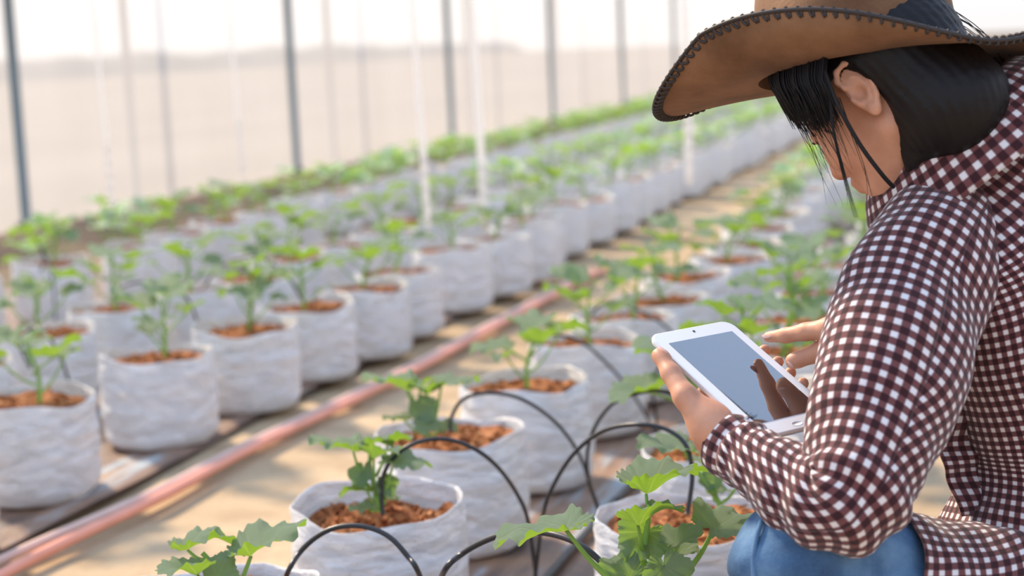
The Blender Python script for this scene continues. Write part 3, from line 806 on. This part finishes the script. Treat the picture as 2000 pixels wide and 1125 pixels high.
# joints
SHL = P(1788, 548, 1.78); ELL = P(1668, 985, 1.66); WRL = P(1422, 862, 1.795)
SHR = SHL+Rt*.30+np.array([0, 0, .0]); 
NECK = P(1880, 300, 1.88); HIP = P(2130, 1085, 1.93)
MIDB = P(2075, 640, 1.93)
WRR = P(1705, 655, 1.862); ELR = P(1900, 800, 1.99)
HL = HIP-Rt*.09-Up*.055; HR = HIP+Rt*.09-Up*.055
KL = P(1565, 1108, 1.74); KR = P(1700, 1130, 2.02)
ANL = np.array([KL[0], KL[1], 0])+(-Fw)*.10+np.array([0, 0, .09]); ANR = np.array([KR[0], KR[1], 0])+(-Fw)*.10+np.array([0, 0, .09])
# head frame
hyaw = math.radians(38); hp = math.radians(42)
f0 = nrm(-math.cos(hyaw)*np.array([.957, .287, 0])+math.sin(hyaw)*np.array([-.287, .957, 0])); r0_ = np.cross(f0, Up)
HF = nrm(f0*math.cos(hp)-Up*math.sin(hp)); HU = np.cross(r0_, HF); HR_ = r0_
RH = np.stack([HF, HR_, HU], 1)           # x forward, y to the person's right, z up
HC = P(1722, 168, 1.872)
def Hd(x, y, z): return HC+RH@np.array([x, y, z], float)
def body():
    pr = []
    C_ = capsule
    # skull, jaw, face
    pr.append(ellips(Hd(-.012, 0, .022), RH, (.096, .074, .088), .02))
    pr.append(ellips(Hd(.035, 0, -.035), RH, (.056, .056, .072), .03))
    pr.append(ellips(Hd(.062, 0, -.088), RH, (.026, .024, .020), .03))       # chin
    for s in (-1, 1):
        pr.append(C_(Hd(.0, s*.056, -.055), Hd(.05, s*.022, -.092), .017, .016, .03))       # jaw line
        pr.append(ellips(Hd(.062, s*.034, -.032), RH, (.026, .022, .022), .025))    # cheek
        pr.append(C_(Hd(.084, s*.012, .018), Hd(.072, s*.045, .014), .008, .007, .012))  # brow
        pr.append(ellips(Hd(.086, s*.010, -.043), RH, (.011, .009, .008), .008))    # nostril wing
    pr.append(C_(Hd(.088, 0, .005), Hd(.102, 0, -.036), .007, .0105, .012))     # nose
    pr.append(C_(Hd(.091, -.014, -.062), Hd(.091, .014, -.062), .0055, .0055, .007))   # lips
    pr.append(C_(Hd(.089, -.012, -.071), Hd(.089, .012, -.071), .006, .006, .007))
    for s in (-1, 1):
        pr.append(cut(ellips(Hd(.094, s*.031, .002), RH, (.013, .015, .010), .010)))
    for s in (-1, 1):
        pr.append(ellips(Hd(.079, s*.031, .001), RH, (.0115, .0125, .0115), .004))  # eyeball under lids
    pr.append(cut(C_(Hd(.0985, -.017, -.0665), Hd(.0985, .017, -.0665), .0022, .0022, .003)))
    # neck
    pr.append(C_(Hd(-.03, 0, -.03), NECK+np.array([0, 0, -.01]), .054, .058, .03))
    # torso under the shirt
    pr.append(C_(NECK, MIDB, .05, .08, .04)); pr.append(C_(MIDB, HIP, .08, .10, .05))
    pr.append(C_(SHL, SHR, .038, .038, .03))
    # arms
    WL2 = WRL; 
    pr.append(C_(SHL, ELL, .044, .027, .03)); pr.append(C_(ELL, WL2, .027, .024, .02))
    pr.append(C_(SHR, ELR, .038, .036, .03)); pr.append(C_(ELR, WRR, .036, .024, .02))
    # legs
    for h_, k_, a_ in ((HL, KL, ANL), (HR, KR, ANR)):
        pr.append(C_(h_, k_, .058, .048, .03)); pr.append(C_(k_, a_, .048, .032, .02)); pr.append(C_(a_, a_+Fw*.14+np.array([0, 0, -.05]), .03, .026, .02))
    # ---- left hand: thumb along the near edge of the tablet, fingers closed round the back to the far edge
    t_mcp, t_ip, t_tip = T(-.019, .098, -.012), T(-.0145, .064, -.006), T(-.0095, .036, -.002)
    palm = T(.028, .128, -.036)
    pr.append(C_(WRL, T(-.006, .135, -.026), .0245, .024, .02)); pr.append(C_(WRL, palm, .024, .018, .02))
    pr.append(C_(T(-.008, .140, -.025), t_mcp, .021, .0135, .014)); pr.append(C_(t_mcp, t_ip, .0125, .0105, .006)); pr.append(C_(t_ip, t_tip, .0105, .0078, .005))
    pr.append(ellips(T(-.0095, .040, -.002), RT, (.0095, .013, .0085), .004))
    for v0, v1, v2, L in ((.085, .060, .058, 1), (.102, .082, .0815, 1), (.118, .104, .103, 1), (.133, .125, .124, 1)):
        a, b, c, d = T(.030, v0, -.031), T(.078, v1, -.032), T(.115, v2, -.026), T(.131, v2, -.005)
        pr.append(C_(palm, a, .017, .0125, .012)); pr.append(C_(a, b, .0115, .0095, .006)); pr.append(C_(b, c, .0092, .0082, .004)); pr.append(C_(c, d, .0080, .0068, .004))
    # ---- right hand pointing over the screen
    K2 = P(1622, 642, 1.832); 
    hc = P(1668, 662, 1.842)
    pr.append(C_(WRR, hc, .026, .024, .02)); pr.append(C_(hc, K2, .022, .013, .016))
    i_tip, i_d, i_p = P(1501, 658, 1.890), P(1535, 655, 1.872), P(1574, 648, 1.852)
    pr.append(C_(K2, i_p, .0118, .0098, .006)); pr.append(C_(i_p, i_d, .0096, .0084, .004)); pr.append(C_(i_d, i_tip, .0084, .0062, .004))
    tb = P(1650, 672, 1.838); pr.append(C_(hc, tb, .020, .0155, .014)); tm = P(1602, 688, 1.852); tt = P(1548, 706, 1.862)
    pr.append(C_(tb, tm, .0135, .0112, .006)); pr.append(C_(tm, tt, .0110, .0082, .005)); pr.append(ellips(P(1556, 703, 1.860), np.eye(3), (.0105, .0095, .0088), .004))
    for q, (dx, dy, dz) in enumerate(((8, 14, .018), (18, 30, .032), (30, 44, .042))):
        kn = P(1632+dx*.5, 650+dy*.5, 1.838+dz); m1 = P(1600+dx, 664+dy*.8, 1.845+dz); m2 = P(1596+dx, 684+dy, 1.845+dz); m3 = P(1618+dx, 700+dy*.6, 1.845+dz)
        pr.append(C_(hc, kn, .018, .011, .012)); pr.append(C_(kn, m1, .0108, .0094, .005)); pr.append(C_(m1, m2, .0092, .0082, .004)); pr.append(C_(m2, m3, .0080, .007, .004))
    # ---- ears
    for s in (-1, 1):
        E0 = Hd(-.004, s*.0745, -.010)
        RE = RH@rotm(0, 0, s*.32)
        # bowl of the ear with a raised curved helix
        pr.append(ellips(E0+RE@np.array([-.004, s*.006, .0]), RE, (.0155, .0055, .029), .006))
        helix = [(.008, .012), (.010, .022), (.004, .031), (-.008, .033), (-.018, .025), (-.021, .012), (-.019, -.002), (-.014, -.016), (-.007, -.027)]
        hp_ = [E0+RE@np.array([x, s*.011, z]) for x, z in helix]
        for a, b in zip(hp_[:-1], hp_[1:]): pr.append(C_(a, b, .0032, .0032, .0025))
        pr.append(ellips(E0+RE@np.array([-.003, s*.009, -.026]), RE, (.0075, .0045, .009), .004))    # lobe
        pr.append(C_(E0+RE@np.array([.008, s*.010, -.004]), E0+RE@np.array([.006, s*.010, -.012]), .0035, .003, .003))  # tragus
        anti = [(-.004, .018), (-.011, .010), (-.012, -.003), (-.006, -.014)]
        ap = [E0+RE@np.array([x, s*.0105, z]) for x, z in anti]
        for a, b in zip(ap[:-1], ap[1:]): pr.append(C_(a, b, .0022, .0022, .002))
        pr.append(cut(ellips(E0+RE@np.array([-.001, s*.014, -.003]), RE, (.0075, .0085, .010), .003)))
    return pr, dict(K2=K2)
pr, HJ = body()
V, F = sdf_mesh(pr, .0026)
pe = np.array([HIP[0], HIP[1], 0])
bm_ = fast_mesh('person', V-pe, F, [M['skin']])
person = bpy.data.objects.new('person', bm_); COL.objects.link(person); person.location = tuple(pe)
tag(person, 'crouching person in brown hat, checked shirt and jeans, pointing at a tablet', 'person')
# fingernails, eyes and lips
def nail(p, along, up, s, name='fingernail'):
    R = basis(along, up); V, F = [], []
    n, m_ = 7, 7
    for i in range(n):
        for j in range(m_):
            x = (i/(n-1)-.5)*1.25; y = (j/(m_-1)-.5)
            y *= (1-.25*(2*abs(x))**3); V.append(np.array(p)+R@np.array([x*s, y*s, -1.1*s*y*y-.2*s*x*x]))
    o = obj(name, V, grid_faces(n, m_), M['nail'], person); return o
nail(P(1497, 655, 1.882)+NT*.001, CD(-1, -.02, .3), CD(-.1, .95, -.35), .0085)
nail(P(1549, 708, 1.8535), CD(-1, -.3, .15), CD(-.05, .25, -1), .0095)
nail(T(-.010, .037, .0072), VT, NT-UT*.2, .0095)
for s in (-1, 1):
    mb = MB(); 
    for (rr_, c, mi, dx) in ((.0112, (.0805, s*.031, .001), 0, 0), (.0062, (.0872, s*.031, .0), 1, 0)):
        Vv = []; 
        for i in range(9):
            for j in range(14):
                a = math.pi*i/8; b = 2*math.pi*j/14; Vv.append(Hd(c[0]+rr_*math.cos(a), c[1]+rr_*math.sin(a)*math.cos(b), c[2]+rr_*math.sin(a)*math.sin(b)*.55))
        mb.add(Vv, grid_faces(9, 14, cv=True), mi)
    mb.obj('eye', [M['eyew'], M['iris']], person)
# ------------------------------------------------------------------ clothing
shirt_torso_name = 'shirt'
def ring_loft(rings, nu=96, nseg=60, disp=None, uv0=(0, 0), name='shirt', parent=None, mat=None, open_arc=None, per=None, thick=0):
    """rings: list of (centre, axisA*halfA, axisB*halfB)"""
    Cn = catmull([r[0] for r in rings], nseg); A = catmull([r[1] for r in rings], nseg); Bx = catmull([r[2] for r in rings], nseg)
    vlen = np.concatenate([[0], np.cumsum(np.linalg.norm(np.diff(Cn, axis=0), axis=1))])
    V = []; U = []
    wmean = np.mean([(np.linalg.norm(a)+np.linalg.norm(b))/2 for a, b in zip(A, Bx)])
    a0, a1 = (0, 2*math.pi) if open_arc is None else open_arc
    for i in range(nseg):
        R_ = (np.linalg.norm(A[i])+np.linalg.norm(Bx[i]))/2
        for j in range(nu+1):
            t = a0+(a1-a0)*j/nu
            p = Cn[i]+A[i]*math.cos(t)+Bx[i]*math.sin(t)
            d = nrm(A[i]*math.cos(t)+Bx[i]*math.sin(t))
            if disp: p = p+d*disp(i/(nseg-1), t, p)
            V.append(p); U.append((uv0[0]+t*(R_*.45+wmean*.55), uv0[1]+vlen[i]))
    F = grid_faces(nseg, nu+1)
    o = obj(name, V, F, mat or M['check'], parent, uv=U)
    if thick:
        md = o.modifiers.new('thickness', 'SOLIDIFY'); md.thickness = thick; md.offset = -1
    return o
def folds(p, s, amp): return amp*(vn(*(p*s))+.5*vn(*(p*s*2.1+7)))
# torso: rings from the neck down the bent spine
tors = []
sp_pts = [P(1878, 290, 1.88), P(1938, 372, 1.90), P(2005, 485, 1.92), P(2050, 650, 1.93), P(2098, 800, 1.94), P(2108, 950, 1.94), P(2075, 1090, 1.93), P(2075, 1170, 1.93)]
sw = [(.090, .095), (.158, .105), (.182, .112), (.180, .112), (.172, .118), (.165, .125), (.175, .14), (.18, .15)]
spc = catmull(sp_pts, 8); 
for i, (p, (a, b)) in enumerate(zip(sp_pts, sw)):
    t_ = nrm(np.array(sp_pts[min(i+1, 7)])-np.array(sp_pts[max(i-1, 0)])); Aax = nrm(Rt-t_*(Rt@t_)); Bax = np.cross(t_, Aax)
    tors.append((p, Aax*a, Bax*b))
def td(v, t, p): return folds(p, 9, .006)+.004*math.sin(v*26+3*math.sin(t))*max(0, v-.5)
shirt = ring_loft(tors, 120, 90, td, name='shirt', parent=person, thick=.0015)
# sleeves
def sleeve(pts, rad, flat, name, ref, elbow_v, seed, nseg=120):
    cp = catmull(pts, nseg); rr = catmull(np.array([[r, 0, 0] for r in rad]), nseg)[:, 0]
    T_, N_, B_ = frames(cp, ref); vl = np.concatenate([[0], np.cumsum(np.linalg.norm(np.diff(cp, axis=0), axis=1))])
    V = []; U = []; nu = 96; rm = rr.mean()
    for i in range(nseg):
        v = i/(nseg-1); ew = math.exp(-((v-elbow_v)/.13)**2); cw = math.exp(-((v-.97)/.09)**2)
        for j in range(nu+1):
            t = 2*math.pi*j/nu; d = math.cos(t)*N_[i]*flat+math.sin(t)*B_[i]
            p = cp[i]+d*rr[i]; dd = nrm(d)
            wv = .0035*ew*math.sin(v*85+2.2*math.sin(t+seed)+4*vn(*(p*8)))+.0028*cw*math.sin(v*150+3*vn(*(p*14)))
            p = p+dd*(wv+folds(p+seed, 11, .0055)+.0018*math.sin(v*30+math.cos(t)*3))
            V.append(p); U.append((t*(rr[i]*.5+rm*.5), vl[i]))
    VA = np.array(V).reshape(nseg, nu+1, 3); ll = np.concatenate([np.zeros((1, nu+1)), np.cumsum(np.linalg.norm(np.diff(VA, axis=0), axis=2), axis=0)])
    ks = np.ones(9)/9; ll = np.stack([np.convolve(np.concatenate([r[-5:-1], r, r[1:5]]), ks, 'valid') for r in ll])
    UA = np.array(U).reshape(nseg, nu+1, 2); UA[:, :, 1] = .25*vl[:, None]+.75*ll; U = UA.reshape(-1, 2)
    o = obj(name, V, grid_faces(nseg, nu+1), M['check'], shirt, uv=U)
    md = o.modifiers.new('thickness', 'SOLIDIFY'); md.thickness = .0015; md.offset = -1
    return cp, rr
def to_sleeve(): pass
sleeve([P(1905, 385, 1.885), P(1836, 478, 1.82), P(1788, 570, 1.785), P(1755, 660, 1.75), P(1718, 800, 1.71), P(1682, 920, 1.675), P(1640, 985, 1.67), P(1572, 958, 1.705), P(1495, 915, 1.745), P(1425, 868, 1.79)],
       [.058, .070, .074, .077, .072, .057, .050, .044, .039, .031], 1.0, 'sleeve', CD(0, 0, -1), .66, 1.3)
sleeve([NECK*.55+SHR*.45+np.array([.0, 0, -.02]), SHR*.85+NECK*.15, SHR*.7+ELR*.3, SHR*.3+ELR*.7, ELR, ELR*.5+WRR*.5, WRR*.96+ELR*.04+Rt*.0],
       [.06, .074, .070, .060, .05, .042, .031], 1.0, 'sleeve', CD(0, 0, -1), .6, 4.1)
# collar: folded band round the neck
NX = nrm(P(1790, 190, 1.86)-P(1880, 300, 1.88))
def collar():
    c0 = P(1872, 278, 1.88); ax_ = nrm(CD(-.60, .78, .05)); A_ = nrm(Rt-ax_*(Rt@ax_)); B_ = np.cross(ax_, A_)    # B_ : front or back
    V = []; U = []; nu, nv = 90, 14
    for i in range(nu+1):
        t = math.radians(-150+300*i/nu)            # 0 = nape
        for j in range(nv+1):
            s = j/nv
            if s < .35: q = s/.35; h_ = -.02+.060*q; r_ = .076+.004*q
            else: q = (s-.35)/.65; h_ = .040-.082*q+.004*math.sin(q*math.pi); r_ = .080+.006*math.sin(min(1, q*3)*math.pi/2)+.040*q
            fr = abs(t)/math.radians(150)
            back = B_ if (B_@CD(.77, .63, 0)) > 0 else -B_
            el = 1.28
            p = c0+ax_*(h_-.010*fr*fr)+(back*math.cos(t)*el+A_*math.sin(t))*r_*(1+.0*fr)
            p = p+folds(p, 16, .0025)
            V.append(p); U.append((t*.125, s*.125))
    o = obj('collar', V, grid_faces(nu+1, nv+1), M['check'], shirt, uv=U); md = o.modifiers.new('thickness', 'SOLIDIFY'); md.thickness = .0025
collar()
# cuffs
def cuff(a, b, r, ref):
    cp = catmull([a, a*.5+b*.5, b], 14); T_, N_, B_ = frames(cp, ref); V = []; U = []
    for i in range(14):
        for j in range(65):
            t = 2*math.pi*j/64; p = cp[i]+(math.cos(t)*N_[i]+math.sin(t)*B_[i])*(r*(1+.03*math.sin(3*t))+.001*math.sin(i*.9)); V.append(p); U.append((t*r, i*.0035))
    o = obj('cuff', V, grid_faces(14, 65), M['check'], shirt, uv=U); md = o.modifiers.new('thickness', 'SOLIDIFY'); md.thickness = .003
cuff(P(1465, 894, 1.765), P(1414, 860, 1.793), .032, CD(0, 0, -1))
# front tails of the open shirt hanging over the lap
rr_l = [(P(1690, 1095, 1.735), .074), (P(1770, 1125, 1.75), .080), (P(1860, 1155, 1.79), .088), (P(1965, 1140, 1.835), .125), (P(2120, 1120, 1.87), .165)]
R_ = []
rr_l = [(KL+(HL-KL)*q, r_) for q, r_ in ((.27, .076), (.42, .080), (.6, .087), (.8, .102), (1.1, .135))]
for p, r_ in rr_l:
    t_ = nrm(rr_l[-1][0]-rr_l[0][0]); A_ = nrm(CD(0, 0, -1)-t_*(CD(0, 0, -1)@t_)); R_.append((p, A_*r_, np.cross(t_, A_)*r_))
ring_loft(R_, 80, 60, lambda v, t, p: folds(p, 13, .009), name='shirt_tail', parent=shirt, thick=.0015)
# front panel edge seen in the gap between sleeve and belly
pts = [P(1850, 760, 1.86), P(1835, 860, 1.85), P(1850, 930, 1.85), P(1880, 1010, 1.84)]
V = []; U = []
for i, p in enumerate(catmull(pts, 40)):
    for j in range(24):
        q = j/23; pp = p+CD(.16, 0, .03)*q+CD(0, 0, 1)*.02*math.sin(q*3)+CD(0, 0, 1)*.006*math.sin(i*.5+q*5); V.append(pp); U.append((q*.16, i*.0045))
o = obj('front_panel', V, grid_faces(40, 24), M['check'], shirt, uv=U); md = o.modifiers.new('thickness', 'SOLIDIFY'); md.thickness = .002
# jeans
pr = []
for h_, k_, a_ in ((HL, KL, ANL), (HR, KR, ANR)):
    pr.append(capsule(h_, k_, .072, .067, .03)); pr.append(capsule(k_, a_+np.array([0, 0, .03]), .066, .052, .03))
pr.append(capsule(HL, HR, .085, .085, .03)); pr.append(capsule(HIP, HIP+np.array([.0, 0, .05]), .085, .09, .04))
def jd(X):
    return .0030*np.sin(X[:, 2]*90+np.sin(X[:, 0]*30)*2+X[:, 1]*40)+.002*np.sin(X[:, 0]*70+X[:, 2]*50)
V, F = sdf_mesh(pr, .006, jd)
jeans = link('jeans', fast_mesh('jeans', V-pe, F, [M['denim']]), person)
# side seam with stitching over the knee
cp = catmull([KL+CD(-.045, .052, -.028), KL+CD(-.055, .025, -.045), KL+CD(-.055, -.01, -.052), KL+CD(-.045, -.06, -.062)], 50)
V, F = tube(cp, .0028, 6); obj('seam', V, F, M['denim'], jeans)
for a_ in (ANL, ANR):
    fl = np.array([a_[0], a_[1], 0]); q = [capsule(fl-Fw*.04+np.array([0, 0, .055]), fl+Fw*.05+np.array([0, 0, .05]), .040, .040, .02), capsule(fl+Fw*.05+np.array([0, 0, .045]), fl+Fw*.17+np.array([0, 0, .036]), .042, .034, .02), capsule(fl+np.array([0, 0, .06]), fl+np.array([0, 0, .12]), .042, .045, .02)]
    V, F = sdf_mesh(q, .006); V[:, 2] = np.maximum(V[:, 2], .004)
    link('boot', fast_mesh('boot', V-pe, F, [M['shoe']]), person)
# ------------------------------------------------------------------ hair
def hair():
    pr = [ellips(Hd(-.014, 0, .026), RH, (.0985, .0805, .091), .01)]
    pr.append(capsule(Hd(-.045, -.018, -.005), Hd(-.055, -.022, -.075), .062, .056, .03))
    pr.append(capsule(Hd(-.055, -.022, -.075), P(1838, 262, 1.86), .054, .046, .03))
    pr.append(capsule(P(1792, 150, 1.825), P(1800, 300, 1.835), .040, .036, .02))
    # open the face and the ears
    pr.append(cut(ellips(Hd(.088, 0, -.045), RH, (.090, .12, .085), .012)))
    for s in (-1, 1): pr.append(cut(ellips(Hd(.006, s*.088, -.022), RH, (.030, .040, .050), .008)))
    pr.append(cut(ellips(P(1672, 330, 1.80), np.eye(3), (.034, .034, .075), .008)))
    def dsp(X):
        q = (X-HC)@RH; a = np.arctan2(q[:, 1], -q[:, 0]+.02)
        return .0006*np.sin(a*70+np.sin(q[:, 2]*30)*1.5)+.0005*np.sin(a*163+2)
    V, F = sdf_mesh(pr, .0032, dsp)
    o = link('hair', fast_mesh('hair', V-pe, F, [M['hair']]), person)
    # separate locks
    mb = MB(); rr = random.Random(5); g = np.array([0, 0, -1.0])
    def lock(pts, r):
        mb.add(*tube(pts, [r, r, r*.8, r*.3], 4, 14, caps=False))
    for k in range(520):            # front and temple hair hugging the cheek
        u = rr.random(); x = 1502+112*u; Dd = 1.868-.075*u**.7+rr.gauss(0, .004); y0 = 150-10*u
        L = rr.uniform(45, 110)*(1.12-.35*abs(u-.45)) if rr.random() < .9 else rr.uniform(110, 185)
        dr = rr.uniform(.42, .72)*(1.05-.45*u)
        lock([P(x+6, y0-60, Dd+.01), P(x, y0+8, Dd), P(x+L*dr*.40, y0+L*.55, Dd-.004), P(x+L*dr*.95, y0+L*1.05, Dd-.002)], rr.uniform(.0005, .0011) if L < 115 else .00035)
    for k in range(260):            # right side too
        u = rr.random(); x0 = .015+.075*u; y0 = .0765-.05*max(0, u-.45)**1.3*2.2; z0 = .05+rr.gauss(0, .008)
        a = Hd(x0, y0, z0); b = Hd(x0+.006, y0+.004, z0-.015); L = rr.uniform(.008, .02); c = b+nrm(g-HU)*L*.5; d = c+g*L*.5; lock([a, b, c, d], .0008)
    for k in range(60):             # fly-away strands behind the neck
        a = Hd(-.085+rr.gauss(0, .006), rr.uniform(-.02, .05), .02+rr.gauss(0, .01)); b = a+CD(.03+rr.random()*.02, -.03, 0); c = b+CD(.03+rr.random()*.02, -.04-.02*rr.random(), 0); d = c+CD(.02*rr.random(), -.05, .0)
        lock([a, b, c, d], rr.uniform(.0003, .0006))
    # one long loose lock in front of the cheek
    for k in range(5):
        lock([P(1618+k, 165, 1.79), P(1625+k, 250, 1.785), P(1645+k*1.5, 340, 1.785), P(1668+k*2, 425, 1.785)], .0005)
    for k in range(8):
        x = rr.uniform(1540, 1640); lock([P(x, 190, 1.80), P(x+25, 260, 1.80), P(x+50, 330, 1.80), P(x+70+rr.uniform(-20, 20), 400, 1.80)], .00035)
    V2 = np.array(mb.V); me = mesh('lock', V2-pe, mb.F, M['hair']); l = link('loose_locks', me, o)
    for p in me.polygons: p.use_smooth = True
hair()
# ------------------------------------------------------------------ hat
HYW = math.radians(23); HPT = math.radians(8); HRL = math.radians(11)
hf = nrm(-math.cos(HYW)*np.array([.957, .287, 0])+math.sin(HYW)*np.array([-.287, .957, 0])); hr = np.cross(hf, Up)
hF = nrm(hf*math.cos(HPT)-Up*math.sin(HPT)); hU = np.cross(hr, hF)
hU2 = hU*math.cos(HRL)+hr*math.sin(HRL); hR2 = np.cross(hF, hU2)
RHAT = np.stack([hF, -hR2, hU2], 1)      # x front, y left (towards the photographer), z up
HATC = P(1676, 138, 1.875)
def Ht(x, y, z): return HATC+RHAT@np.array([x, y, z], float)
def brim_pt(ph, t, off=0.):
    c, s = math.cos(ph), math.sin(ph)
    rx, ry = .112, .090                   # crown opening
    ex = .236 if c > 0 else .215; ey = .143
    X0, Y0 = rx*c, ry*s; 
    X1, Y1 = ex*c*(1+.03*s*s), ey*s
    side = abs(s)**2.2
    x = X0+(X1-X0)*t; tt = t
    y = Y0+(Y1-Y0)*math.sin(min(1, tt*1.05)*math.pi/2)**(1.0)*(1) if side > 0 else Y0+(Y1-Y0)*t
    zs = .050*math.exp(-((abs(math.atan2(s, c))-math.radians(70))/math.radians(45))**2)*min(1, side*1.6)*t**1.7-.020*math.exp(-((abs(math.atan2(s, c))-math.radians(135))/math.radians(26))**2)*t**1.5
    fb = math.exp(-(math.atan2(s, c)/math.radians(32))**2)
    z = zs-(.002*fb-.004*max(0, -c)**2)*t**1.6-.012*t*(1-side)*fb
    return x, y, z+off
def hat():
    nph, nt = 160, 16; V = []
    for i in range(nph):
        ph = 2*math.pi*i/nph
        for j in range(nt+1): V.append(Ht(*brim_pt(ph, j/nt)))
        
    n = nt+1; base = len(V)
    for i in range(nph):
        ph = 2*math.pi*i/nph
        for j in range(nt+1): V.append(Ht(*brim_pt(ph, j/nt, .0028)))
    F = []
    for i in range(nph):
        i2 = (i+1) % nph
        for j in range(nt):
            F.append((i*n+j, i2*n+j, i2*n+j+1, i*n+j+1)); F.append(tuple(base+q for q in (i*n+j+1, i2*n+j+1, i2*n+j, i*n+j)))
        F.append((i*n+nt, i2*n+nt, base+i2*n+nt, base+i*n+nt))
    # crown
    prof = [(1.0, .0), (1.0, .02), (.985, .05), (.955, .085), (.90, .108), (.80, .122), (.60, .126), (.30, .120), (0.02, .114)]
    cp = catmull([(a, b, 0) for a, b in prof], 34); cb = len(V)
    for (s_, z) in cp[:, :2]:
        for i in range(nph):
            ph = 2*math.pi*i/nph; x = .112*s_*math.cos(ph); y = .090*s_*math.sin(ph)
            pin = .018*math.exp(-((x-.06)/.035)**2)*max(0, (z-.03)/.09)*(1 if abs(y) > .01 else .3)
            y2 = y-math.copysign(min(abs(y), pin), y)
            z2 = z-.028*math.exp(-(y/.022)**2)*max(0, (z-.09)/.035)+.012*math.cos(ph)*(z/.12)*s_
            V.append(Ht(x, y2, z2))
    for k in range(33):
        for i in range(nph):
            i2 = (i+1) % nph; F.append((cb+k*nph+i, cb+k*nph+i2, cb+(k+1)*nph+i2, cb+(k+1)*nph+i))
    h = obj('hat', V, F, M['hat'], person); h['label'] = 'brown suede wide-brimmed hat with rolled sides'
    # leather lacing wrapped over the brim edge
    mb = MB(); cl = []
    for i in range(240):
        ph = 2*math.pi*i/240; cl.append(Ht(*brim_pt(ph, 1.0, .0014)))
    cl.append(cl[0]); V, F = tube(cl, .0026, 8, caps=False); mb.add(V, F)
    o = mb.obj('brim_binding', M['leather'], h)
    mb = MB()
    NST = 118
    for i in range(NST):
        ph = 2*math.pi*(i+.5)/NST
        a = Ht(*brim_pt(ph, 1.0, .0045)); b = Ht(*brim_pt(ph+.012, .935, .0045)); c = Ht(*brim_pt(ph+.012, .93, -.0022)); d = Ht(*brim_pt(ph, 1.005, -.0025))
        mb.add(*tube([a, b, c, d, a], [.0017]*5, 5, 12, caps=False))
    mb.obj('edge_lacing', M['leather'], h)
    # band with rivets
    V = []; 
    for i in range(nph+1):
        ph = 2*math.pi*i/nph
        for (k, zz, g_) in ((0, .002, .0035), (1, .006, .005), (2, .026, .005), (3, .030, .003)): V.append(Ht((.112+g_)*math.cos(ph), (.090+g_)*math.sin(ph), zz+.003*math.cos(ph)))
    b = obj('hat_band', V, grid_faces(nph+1, 4), M['leather'], h)
    for k in range(26):
        ph = 2*math.pi*(k+.35)/26; p = Ht(.1175*math.cos(ph), .0955*math.sin(ph), .017+.003*math.cos(ph)); Vv = []
        d = nrm(RHAT@np.array([math.cos(ph), math.sin(ph), 0])); Rb = basis(hU2, d)
        for i in range(5):
            for j in range(10):
                a = math.pi/2*i/4; q = 2*math.pi*j/10; Vv.append(p+Rb@np.array([.0032*math.cos(a)*math.cos(q), .0032*math.cos(a)*math.sin(q), .002*math.sin(a)]))
        obj('rivet', Vv, grid_faces(5, 10, cv=True), M['rivet'], b)
    # chin cord
    cc = [P(1603, 110, 1.80), P(1614, 150, 1.790), P(1640, 212, 1.785), P(1680, 283, 1.79), P(1722, 340, 1.80), P(1745, 365, 1.82)]
    V, F = tube(cc, .0024, 8, 40); obj('chin_cord', V, F, M['cord'], h)
hat()
